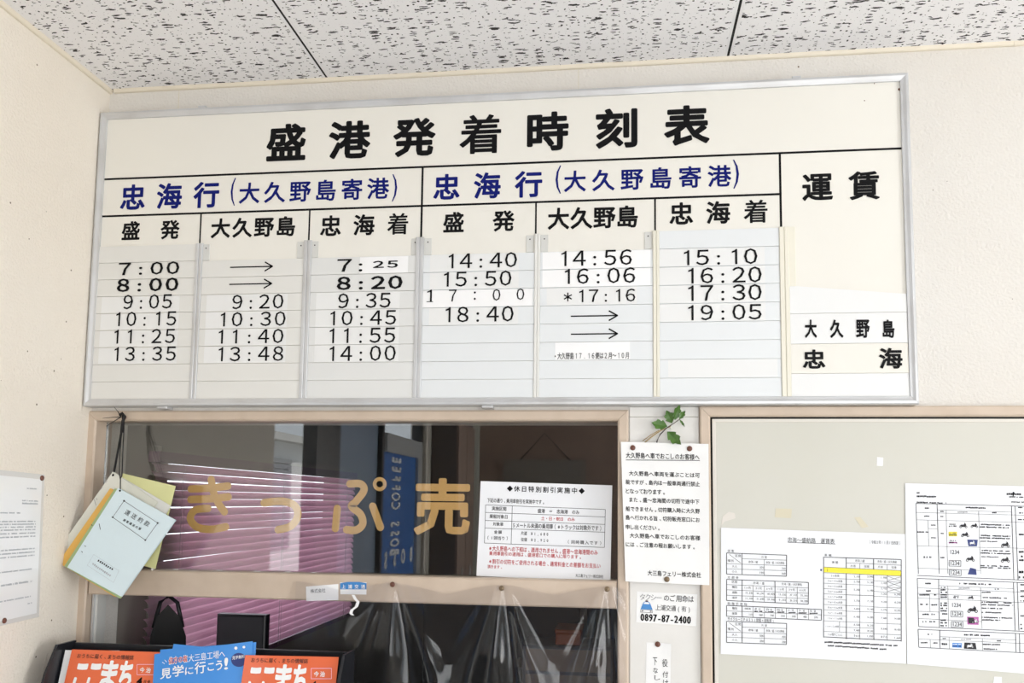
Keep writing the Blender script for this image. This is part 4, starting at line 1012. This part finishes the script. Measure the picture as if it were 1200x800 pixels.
# ------------------------------------------------------------------ laminated notice on the left wall
yR = on_x(51.5, 640, 0).y
def lw(px, py, x=.0012): return on_x(px, py, x)
tr_, br_ = lw(52.3, 556), lw(45.6, 722.5)
dt = lw(10, 551.4)-tr_; db = lw(10, 731)-br_
Lw = .222
ln = Quad(br_+db*(Lw/db.length), br_, tr_, tr_+dt*(Lw/dt.length))
if ln.N.x < 0: ln.N = -ln.N
lt = thing('laminated_notice', 'laminated printed notice on the left wall, cut by the picture edge', 'notice', (0.001, tr_.y-.11, br_.z))
mb = MB(); mb.sheet(ln, 'laminate_edge', .0009, 2, 2); mb.build('film', lt)
mb = MB(); qi = Quad(ln.pt(.03, .03, .0003), ln.pt(.965, .03, .0003), ln.pt(.965, .965, .0003), ln.pt(.03, .965, .0003)); qi.N = ln.N
mb.sheet(qi, 'laminate', .0002, 2, 2)
R = random.Random(3)
def lrow(v, u0, u1, h=.010):
    u = u0
    while u < u1:
        w_ = R.uniform(.006, .014)
        if R.random() < .85: mb.rect(qi, u, v-h/2, min(u+w_, u1), v+h/2*R.uniform(.5, 1), 'ink_pale', .0004)
        u += w_*1.15
lrow(.925, .78, .94); lrow(.835, .72, .95); lrow(.815, .72, .95, .012); lrow(.745, .40, .70)
for v in (.685, .665, .645, .625, .60, .575): lrow(v, .08, .93)
for v in (.485, .46, .435): lrow(v, .08, .93)
lrow(.335, .08, .90); lrow(.245, .08, .92, .014); lrow(.135, .08, .90); lrow(.085, .86, .92)
mb.build('printed_sheet', lt)
u, v = ln.inv(48.7, 560); tack(ln.pt(u, v, .0004), (1, 0, 0), 'brown thumbtack at the top right of the laminated notice on the left wall')
u, v = ln.inv(4.5, 727); tack(ln.pt(u, v, .0004), (1, 0, 0), 'brown thumbtack at the foot of the laminated notice on the left wall')

# ------------------------------------------------------------------ brochure rack and magazines
YK = -.100                                    # back board of the rack
kl, kr = on_y(86.5, 757, YK), on_y(411, 761, YK)
kz1 = (kl.z+kr.z)/2+.001; kz0 = kz1-.36
rk = thing('brochure_rack', 'black brochure rack in front of the ticket window, holding magazines', 'rack', ((kl.x+kr.x)/2, YK, kz0))
x0, x1 = kl.x, kr.x
mb = MB(); mb.bbox(x0, x1, YK, YK+.008, kz0, kz1, 'rack_black', .001); mb.build('back_board', rk)
for xa, xb in ((x0-.006, x0), (x1, x1+.006)):
    mb = MB(); mb.hexa([(xa, YK+.008, kz0), (xa, YK+.008, kz1+.004), (xa, YK-.052, kz1+.004), (xa, YK-.085, kz1-.05), (xa, YK-.175, kz0)], [(xb, YK+.008, kz0), (xb, YK+.008, kz1+.004), (xb, YK-.052, kz1+.004), (xb, YK-.085, kz1-.05), (xb, YK-.175, kz0)], 'rack_black'); mb.build('side_panel', rk)
mb = MB(); mb.box(x0, x1, YK-.175, YK, kz0, kz0+.006, 'rack_black'); mb.build('bottom_shelf', rk)
mb = MB(); mb.bbox(x0, x1, YK-.175, YK-.170, kz0+.006, kz0+.10, 'rack_black', .001); mb.build('front_lip', rk)
mb = MB()
for px in (112, 116, 120): pass
mb.box(x0, x1, YK+.008, -.0135, kz0+.02, kz0+.035, 'rack_black'); mb.build('wall_bracket', rk)
def leaning(tl, tr, ytop, slope, H):          # sheet on a plane leaning back, its top edge seen at tl..tr
    O = Vec((0, ytop, kz1)); n = Vec((0, 1, -slope)).normalized()
    def hit(p): d = ray(*p); return CAM+d*((O-CAM).dot(n)/d.dot(n))
    a, b = hit(tl), hit(tr); V = n.cross((b-a).normalized())
    if V.z < 0: V = -V
    return Quad(a-V*H, b-V*H, b, a)
def magazine(label, tl, tr, yt, th, cover, deco, H=.27, group=None, cat='magazine', name='magazine'):
    q = leaning(tl, tr, yt, .30, H); t = thing(name, label, cat, (q.c[0]+q.c[1])*.5, group)
    mb = MB(); mb.sheet(q, cover, .0005, 2, 4)
    deco(mb, q); mb.build('cover', t)
    mb = MB(); i = .006
    mb.hexa([q.pt(i, 0, -.0006), q.pt(1-i, 0, -.0006), q.pt(1-i, 1-i, -.0006), q.pt(i, 1-i, -.0006)], [q.pt(i, 0, -th), q.pt(1-i, 0, -th), q.pt(1-i, 1-i, -th), q.pt(i, 1-i, -th)], 'magazine_white'); mb.build('pages', t)
def bars(mb, q, items, m, off=.0006):
    for pts in items: mb.flat(q, [q.inv(*p) for p in pts], m, off)
def deco_orange(dx, dy):
    def f(mb, q):
        g = lambda x, y: (60+x/6.667+dx, 745+y/6.667+dy)
        def TT(st, x0, y0, x1, y1, m, **k): a, b = g(x0, y0), g(x1, y1); mb.T(q, st, (a[0], a[1], b[0], b[1]), m, **k)
        TT('おうちに届く、まちの情報誌', 203, 143, 648, 180, 'ink_brown', bold=.02)
        for s_, x0, x1, y0, y1 in (('こ', 178, 278, 213, 440), ('こ', 285, 382, 213, 440), ('ま', 388, 517, 190, 425), ('ち', 528, 635, 192, 425)):
            TT(s_, x0, y0, x1, y1, 'ink_white', rnd=.045)
        c = [(672, 222), (830, 222), (830, 303), (672, 303)]
        for a, b in zip(c, c[1:]+c[:1]): mb.line(q, q.inv(*g(*a)), q.inv(*g(*b)), .0010, 'highlight_pink', .0006)
        TT('今治', 692, 245, 780, 288, 'ink_white', rnd=.02)
        TT('4', 668, 322, 712, 385, 'ink_black', rnd=.04); TT('月号', 720, 345, 775, 372, 'ink_black', bold=.02)
    return f
def deco_blue_mag(mb, q):
    g = lambda x, y: (180+x/5, 740+y/5)
    def TT(st, x0, y0, x1, y1, m, **k): a, b = g(x0, y0), g(x1, y1); mb.T(q, st, (a[0], a[1], b[0], b[1]), m, **k)
    TT('伯方の塩', 88, 141, 200, 187, 'ink_white', rnd=.06, off=.0007); TT('伯方の塩', 90, 145, 198, 183, 'ink_red', bold=.02, off=.0010)
    TT('大三島工場へ', 205, 120, 420, 165, 'ink_white', off=.0009)
    for ch, x0, x1, y0, y1 in (('見', 42, 105, 215, 275), ('学', 112, 178, 196, 262), ('に', 186, 234, 207, 250), ('行', 242, 306, 175, 245), ('こ', 318, 356, 184, 228), ('う', 366, 404, 168, 226), ('!', 415, 438, 152, 222)):
        TT(ch, x0, y0, x1, y1, 'ink_white', rnd=.016, off=.0009)
    for a, b in (((52, 178), (66, 188)), ((66, 165), (78, 178))): mb.line(q, q.inv(*g(*a)), q.inv(*g(*b)), .0010, 'ink_white', .0008)
    cx, cy = g(500, 165); pts = [(cx+9*math.cos(t*PI/10), cy+8.2*math.sin(t*PI/10)) for t in range(20)]; mb.flat(q, [q.inv(*p) for p in pts[::-1]], 'ink_navy', .0007)
    TT('見学無料', 462, 138, 535, 160, 'ink_white', bold=.01, off=.0009); 
    for y in (172, 184): marks(mb, q, *[g(470, 0)[0], g(532, 0)[0]], g(0, y)[1], 1.4, 'ink_white')
    for x, y, r in ((483, 96, 1.9), (530, 90, 1.6)):
        c_ = g(x, y); pts = [(c_[0]+r*math.cos(t*PI/5), c_[1]+r*math.sin(t*PI/5)) for t in range(10)]; mb.flat(q, [q.inv(*p) for p in pts[::-1]], 'ink_white', .0007)
none = lambda mb, q: None
magazine('grey white magazine edge at the far left of the black rack', (76.5, 761.5), (140, 762), YK-.030, .003, 'magazine_white', none)
magazine('orange town magazine at the left end of the black rack', (84.3, 760.6), (194, 764), YK-.034, .003, 'magazine_orange', deco_orange(0, 0), group=None)
def rot_leaf(label, tl, tr, yt, deco): magazine(label, tl, tr, yt, .0016, 'magazine_blue', deco, .26, 'blue factory tour leaflets in the rack', 'leaflet', 'leaflet')
rot_leaf('rear blue leaflet peeking out above the other blue leaflets', (203.5, 754.3), (300, 763), YK-.0365, none)
rot_leaf('middle blue leaflet just behind the lettered blue one', (188, 761), (300.2, 752.2), YK-.0385, none)
rot_leaf('front blue leaflet with white lettering about visiting a factory', (181, 766.2), (296, 751), YK-.0405, deco_blue_mag)
magazine('orange town magazine right of the blue leaflets under the clear plastic', (287.5, 767.3), (397, 769.5), YK-.046, .003, 'magazine_orange', deco_orange(204, 4.6))

# ------------------------------------------------------------------ stickers on the rail, clear plastic curtain
YRl = -.0045
st = wq((358.5, 687), (396.5, 684), (396.5, 703), (359, 704), YRl)
mb = MB(); mb.sheet(st, 'label_bright', .0003, 1, 1); mb.T(st, '株式会社', (364, 689.5, 381.5, 694.3), 'ink_soft'); tag(mb.build('sticker'), 'plain white sticker with small black writing on the rail', 'sticker')
st = wq((398.6, 682.3), (429.6, 682.3), (429.4, 696.5), (398.8, 696), YRl)
mb = MB(); mb.sheet(st, 'label_bright', .0003, 1, 1)
mb.flat(st, [st.inv(*p) for p in ((398.7, 690.3), (429.5, 690.3), (429.6, 683.2), (421, 681.6), (407, 681.6), (398.6, 683.2))], 'sticker_blue', .0004)
mb.T(st, '上浦交通', (400.5, 684.6, 428, 689.6), 'ink_white', bold=.02, off=.0007); tag(mb.build('sticker'), 'blue and white company sticker on the rail', 'sticker')
mb = MB()
zt_ = lambda px: on_y(px, 683+(px-345)*.018, -.012).z
tacks_px = [460, 588, 711.5]
xa, xb = on_y(346, 690, -.012).x, on_y(733, 690, -.012).x
tx_ = [on_y(p, 688, -.012).x for p in tacks_px]
NU, NV = 150, 40; Hc = .42
def vy(x, d):                                 # folds fan out from the tacks
    y = -.010
    for q, t in enumerate(tx_):
        r = (x-t)/(.018+d*.55)
        y -= .020*min(1, d*7)*math.exp(-r*r*1.6)*(.6+.5*math.cos(r*7.0+q*1.3))
    y -= .010*min(1, d*5)*(.5+.5*math.sin(x*31+2*math.sin(x*9)))
    return y
def vtop(x):
    e_ = min(abs(x-t) for t in tx_+[xa]); return -.020*min(1, e_/.11)**1.5
grid_v = []
for b in range(NV+1):
    d = Hc*(b/NV)**1.3
    for a in range(NU+1):
        x = xa+(xb-xa)*a/NU; px = 346+(733-346)*a/NU
        grid_v.append(Vec((x, min(-.0062, vy(x, d)), zt_(px)+vtop(x)*(1-min(1, d*4))-d+.004)))
mb.v = grid_v; i = mb.mi('clear_vinyl')
for b in range(NV):
    for a in range(NU):
        p = b*(NU+1)+a; mb.f.append((p, p+NU+1, p+NU+2, p+1)); mb.m.append(i); mb.smooth.add(len(mb.f)-1)
vo = tag(mb.build('plastic_curtain'), 'clear creased plastic sheet tacked along the window rail', 'plastic sheet')
for px, py, lb, m_ in ((460, 684.5, 'dark brown thumbtack at the left of the clear plastic sheet', 'tack_brown'), (588, 689, 'bronze thumbtack at the middle of the clear plastic sheet', 'tack_bronze'), (711.5, 690, 'bronze thumbtack at the right of the clear plastic sheet', 'tack_bronze')):
    tack(on_y(px, py, -.0115), (0, -1, 0), lb, m_)
mb = MB(); c6 = lambda x, y, d: on_y(340+x/6.157, 670+y/6.157, d)
pts = [c6(455, 165, -.013), c6(470, 195, -.018), c6(490, 215, -.022), c6(478, 250, -.02), c6(445, 275, -.022), c6(438, 300, -.024), c6(452, 312, -.024)]
for a, b in zip(pts[:-1], pts[1:]):
    o = Vec((.0035, 0, 0)); mb.hexa([a-o, a+o, b+o, b-o], [p+Vec((0, .0003, 0)) for p in (a-o, a+o, b+o, b-o)], 'label_bright')
tag(mb.build('tape_strip'), 'curled white tape strip dangling below the blue and white sticker', 'tape')

# ------------------------------------------------------------------ inside the office
vb_ = thing('venetian_blind', 'pink venetian blind at the office side window behind the glass', 'blind', (bx, (by0+by1)/2, bzb))
mb = MB(); mb.box(bx-.015, bx+.015, by0-.01, by1+.02, bzt-.022, bzt+.005, 'blind_head'); mb.build('head_rail', vb_)
pit = .0225; z = bzt-.034; n = 0; tl_ = math.radians(57)
while z > bzb-.0 and n < 60:
    mb = MB(); c_ = []
    for q in range(4):
        a = (q/3-.5); dx = .025*a*math.cos(tl_); dz = -.025*a*math.sin(tl_); bow = .0034*(1-4*a*a)
        c_.append((dx+bow*math.sin(tl_), dz+bow*math.cos(tl_)))
    sag = .0015*math.sin(n*2.1)
    k = len(mb.v); i = mb.mi('blind_pink')
    for yy, dz_ in ((by0-.01, sag), ((by0+by1)/2, 0), (by1+.02, -sag)):
        mb.v += [Vec((bx+p[0], yy, z+p[1]+dz_)) for p in c_]+[Vec((bx+p[0]-.0003, yy, z+p[1]+dz_-.0003)) for p in c_[::-1]]
    for s_ in range(2):
        for q in range(8):
            q2 = (q+1) % 8; mb.f.append((k+s_*8+q, k+s_*8+q2, k+s_*8+8+q2, k+s_*8+8+q)); mb.m.append(i)
    mb.f.append(tuple(k+q for q in range(8))); mb.f.append(tuple(k+16+q for q in range(7, -1, -1))); mb.m += [i, i]
    mb.build('slat', vb_); z -= pit; n += 1
zlast = z+pit
mb = MB(); mb.box(bx-.012, bx+.012, by0-.01, by1+.02, zlast-.028, zlast-.012, 'blind_head'); mb.build('bottom_rail', vb_)
for f in (.07, .5, .93):
    yy = by0+(by1-by0)*f; mb = MB(); mb.tube([(bx+.014, yy, bzt-.02), (bx+.014, yy, zlast-.02)], .0009, 'cord_white', 5); mb.tube([(bx+.014, yy+.012, bzt-.02), (bx+.016, yy+.012, zlast-.02)], .0005, 'cord_white', 5); mb.build('ladder_cord', vb_)
# counter desk and dark things on it
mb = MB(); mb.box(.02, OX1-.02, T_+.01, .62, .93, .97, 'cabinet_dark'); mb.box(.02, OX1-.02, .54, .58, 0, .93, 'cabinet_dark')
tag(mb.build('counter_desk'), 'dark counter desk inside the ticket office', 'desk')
mo = thing('monitor', 'dark computer monitor on the counter desk in front of the pink blind', 'monitor', (on_y(283, 770, .42).x, .42, .97))
a, b = on_y(254, 719, .40), on_y(311, 719, .40); zt = a.z
mb = MB(); mb.bbox(a.x, b.x, .40, .43, 1.06, zt, 'rack_black', .004); mb.build('casing', mo)
mb = MB(); mb.box(a.x+.006, b.x-.006, .3985, .4005, 1.07, zt-.006, 'office_dark'); mb.build('screen', mo)
mb = MB(); mb.box((a.x+b.x)/2-.012, (a.x+b.x)/2+.012, .41, .43, .98, 1.07, 'rack_black'); mb.bbox((a.x+b.x)/2-.05, (a.x+b.x)/2+.05, .37, .47, .9705, .982, 'rack_black', .003); mb.build('stand', mo)
def sil(name, label, cat, pts, y, depth, m):
    a = [on_y(*p, y) for p in pts]; b = [p+Vec((0, depth, 0)) for p in a]; mb = MB(); mb.hexa(a, b, m); o = mb.build(name); return tag(o, label, cat)
dk = on_y(190, 760, .25)
bgt = thing('shoulder_bag', 'black bag standing dark inside the lower window opening', 'bag', (dk.x+.01, .16, .97))
def bagp(p, y): return on_y(*p, y)
mb = MB(); pts = [(174, 775), (176, 745), (184, 722), (197, 708), (210, 722), (218, 745), (222, 775)]
f_ = [bagp(p, .135) for p in pts]; bk = [bagp(p, .185) for p in pts]
zb_ = .971
f_[0].z = f_[-1].z = bk[0].z = bk[-1].z = zb_
mb.hexa(f_, bk, 'rack_black'); mb.build('body', bgt)
mb = MB(); mb.tube([bagp((180, 735),   .16), bagp((188, 705),   .16), bagp((198, 698),   .16), bagp((208, 706),   .16), bagp((214, 735),   .16)], .005, 'rack_black', 8); mb.build('handle', bgt)
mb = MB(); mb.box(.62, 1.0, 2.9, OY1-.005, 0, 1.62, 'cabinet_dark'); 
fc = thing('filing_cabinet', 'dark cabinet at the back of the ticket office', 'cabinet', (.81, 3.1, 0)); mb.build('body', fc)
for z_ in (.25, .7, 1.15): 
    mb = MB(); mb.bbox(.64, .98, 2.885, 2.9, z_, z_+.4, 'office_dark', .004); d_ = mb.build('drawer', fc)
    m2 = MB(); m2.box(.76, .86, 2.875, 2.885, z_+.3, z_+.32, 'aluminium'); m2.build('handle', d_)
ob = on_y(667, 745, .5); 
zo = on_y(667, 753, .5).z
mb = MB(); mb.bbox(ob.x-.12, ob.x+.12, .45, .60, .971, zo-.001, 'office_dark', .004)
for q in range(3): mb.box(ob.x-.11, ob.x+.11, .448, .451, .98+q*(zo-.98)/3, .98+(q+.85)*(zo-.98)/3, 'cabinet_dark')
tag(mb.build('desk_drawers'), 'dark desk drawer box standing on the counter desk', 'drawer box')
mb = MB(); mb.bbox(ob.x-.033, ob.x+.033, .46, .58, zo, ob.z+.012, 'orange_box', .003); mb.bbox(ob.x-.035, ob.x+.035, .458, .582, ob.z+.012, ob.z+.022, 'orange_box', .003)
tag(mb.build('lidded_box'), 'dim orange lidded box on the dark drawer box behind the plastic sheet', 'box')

# ------------------------------------------------------------------ the side of the waiting room mirrored in the glass
door = thing('door_1', 'dark framed entrance in the left wall of the waiting room', 'door', (-.05, (DY0+DY1)/2, 0)); door['kind'] = 'structure'
mb = MB()
for y in (DY0-.015, -1.47, -1.72, -2.42, DY1+.02): mb.box(-.08, -.02, y-.02, y+.02, 0, DZ, 'door_frame_dark')
mb.box(-.08, -.02, DY1, DY0, DZ-.05, DZ, 'door_frame_dark'); mb.box(-.08, -.02, -1.70, -1.49, 0, DZ-.05, 'door_frame_dark'); mb.build('frame', door)
mb = MB(); mb.box(-.055, -.045, -2.40, -1.74, .05, DZ-.06, 'door_leaf'); mb.build('leaf', door)
mb = MB(); mb.tube([(-.018, -1.79, .9), (-.006, -1.79, .92), (-.006, -1.79, 1.18), (-.018, -1.79, 1.2)], .008, 'aluminium', 8); mb.build('handle', door)
vm_ = thing('vending_machine', 'blue drinks vending machine mirrored in the ticket window glass', 'vending machine', (-.22, -2.86, 0))
mb = MB(); mb.box(-.42, -.03, -3.24, -2.47, .04, 1.86, 'vending_blue'); mb.build('cabinet', vm_)
mb = MB()
for a, b, c, d in ((-3.26, -3.16, .02, 1.9), (-3.16, -2.47, 1.80, 1.9)): mb.box(-.06, -.012, a, b, c, d, 'vending_grey')
mb.build('front_frame', vm_)
vp = Plane((-.0295, 0, 0), (0, 1, 0), (0, 0, 1))
if vp.N.x < 0: pass
mb = MB()
class Turn:                                  # writing that runs upwards on the machine's front
    su = sv = 1.0
    def pt(s, u, v, off=0): return Vec((-.029+off, -3.0-v, u))
vt = Turn(); vt.pt = lambda u, v, off=0: Vec((-.029+off, -2.62-v, u))
mb.text(vt, 'BOSS COFFEE', (1.25, .0, 1.78, .2), 'ink_white', rnd=.04, off=.001)
vt.pt = lambda u, v, off=0: Vec((-.029+off, u, v))
mb.text(vt, 'BOSS', (-3.12, 1.185, -2.52, 1.275), 'ink_white', rnd=.05, off=.001)
mb.build('lettering', vm_)
mb = MB(); mb.box(-.029, -.02, -3.1, -2.55, .35, .55, 'door_frame_dark'); mb.build('delivery_slot', vm_)
cb = thing('added_cupboard', 'added dark cupboard hiding the bright left wall behind the viewer', 'cupboard', (.09, -3.73, 0))  # added to keep this stretch of the mirrored wall dark
mb = MB(); mb.box(.005, .165, -4.02, -3.44, 0, 2.1, 'cabinet_dark'); mb.build('body', cb)
for a, b in ((-4.01, -3.74), (-3.72, -3.45)):
    mb = MB(); mb.box(.165, .18, a, b, .05, 2.05, 'dark_wood'); d_ = mb.build('door', cb); m2 = MB(); m2.tube([(.187, (a+b)/2, 1.0), (.187, (a+b)/2, 1.12)], .006, 'aluminium', 6); m2.build('handle', d_)
mb = MB(); mb.box(.0, .135, RY, RY+.1, 0, HC, 'column_grey'); struct(mb.build('trim_4'))
mb = MB(); mb.bbox(.02, .11, RY+.13, RY+.10, 1.86, 1.94, 'label_bright', .0); mb.rect(Plane((0, RY+.1302, 0), (-1, 0, 0), (0, 0, 1)), -.09, 1.90, -.04, 1.925, 'ink_soft')
tag(mb.build('wall_control_box'), 'small white control box on the grey pillar mirrored in the glass', 'control box')
sg = thing('hanging_sign', 'brown plank sign hung by a string on the rear wall', 'sign', (.62, RY+.02, 1.6))
mb = MB(); mb.bbox(.32, .94, RY+.004, RY+.03, 1.62, 1.86, 'office_wall', .004); mb.build('plank', sg)
mb = MB(); mb.tube([(.45, RY+.02, 1.86), (.63, RY+.02, 2.06), (.82, RY+.02, 1.86)], .004, 'twig_dark', 6); mb.build('string', sg)
# outdoors seen through the doorway
mb = MB(); mb.box(-30, 8, -32, 10, -.3, -.12, 'ground_concrete'); struct(mb.build('ground', origin=Vec((0, 0, 0))))
bd = thing('building', 'pale building with a grey shutter across the road outside', 'building', (-6, -14, -.12))
mb = MB(); mb.box(-9, -6, -24, -9, -.12, 2.75, 'building_pale'); mb.build('walls', bd)
mb = MB(); mb.box(-9.2, -5.7, -24.2, -8.8, 2.75, 2.9, 'ground_concrete'); mb.build('roof', bd)
mb = MB()
for q in range(16): mb.box(-6.0, -5.96, -16.0, -14.4, .5+q*.12, .5+q*.12+.10, 'shutter_grey')
mb.build('shutter', bd)
mb = MB(); mb.box(-6, -5.95, -13.9, -13.0, 2.0, 2.25, 'sticker_blue'); mb.build('sign_panel', bd)
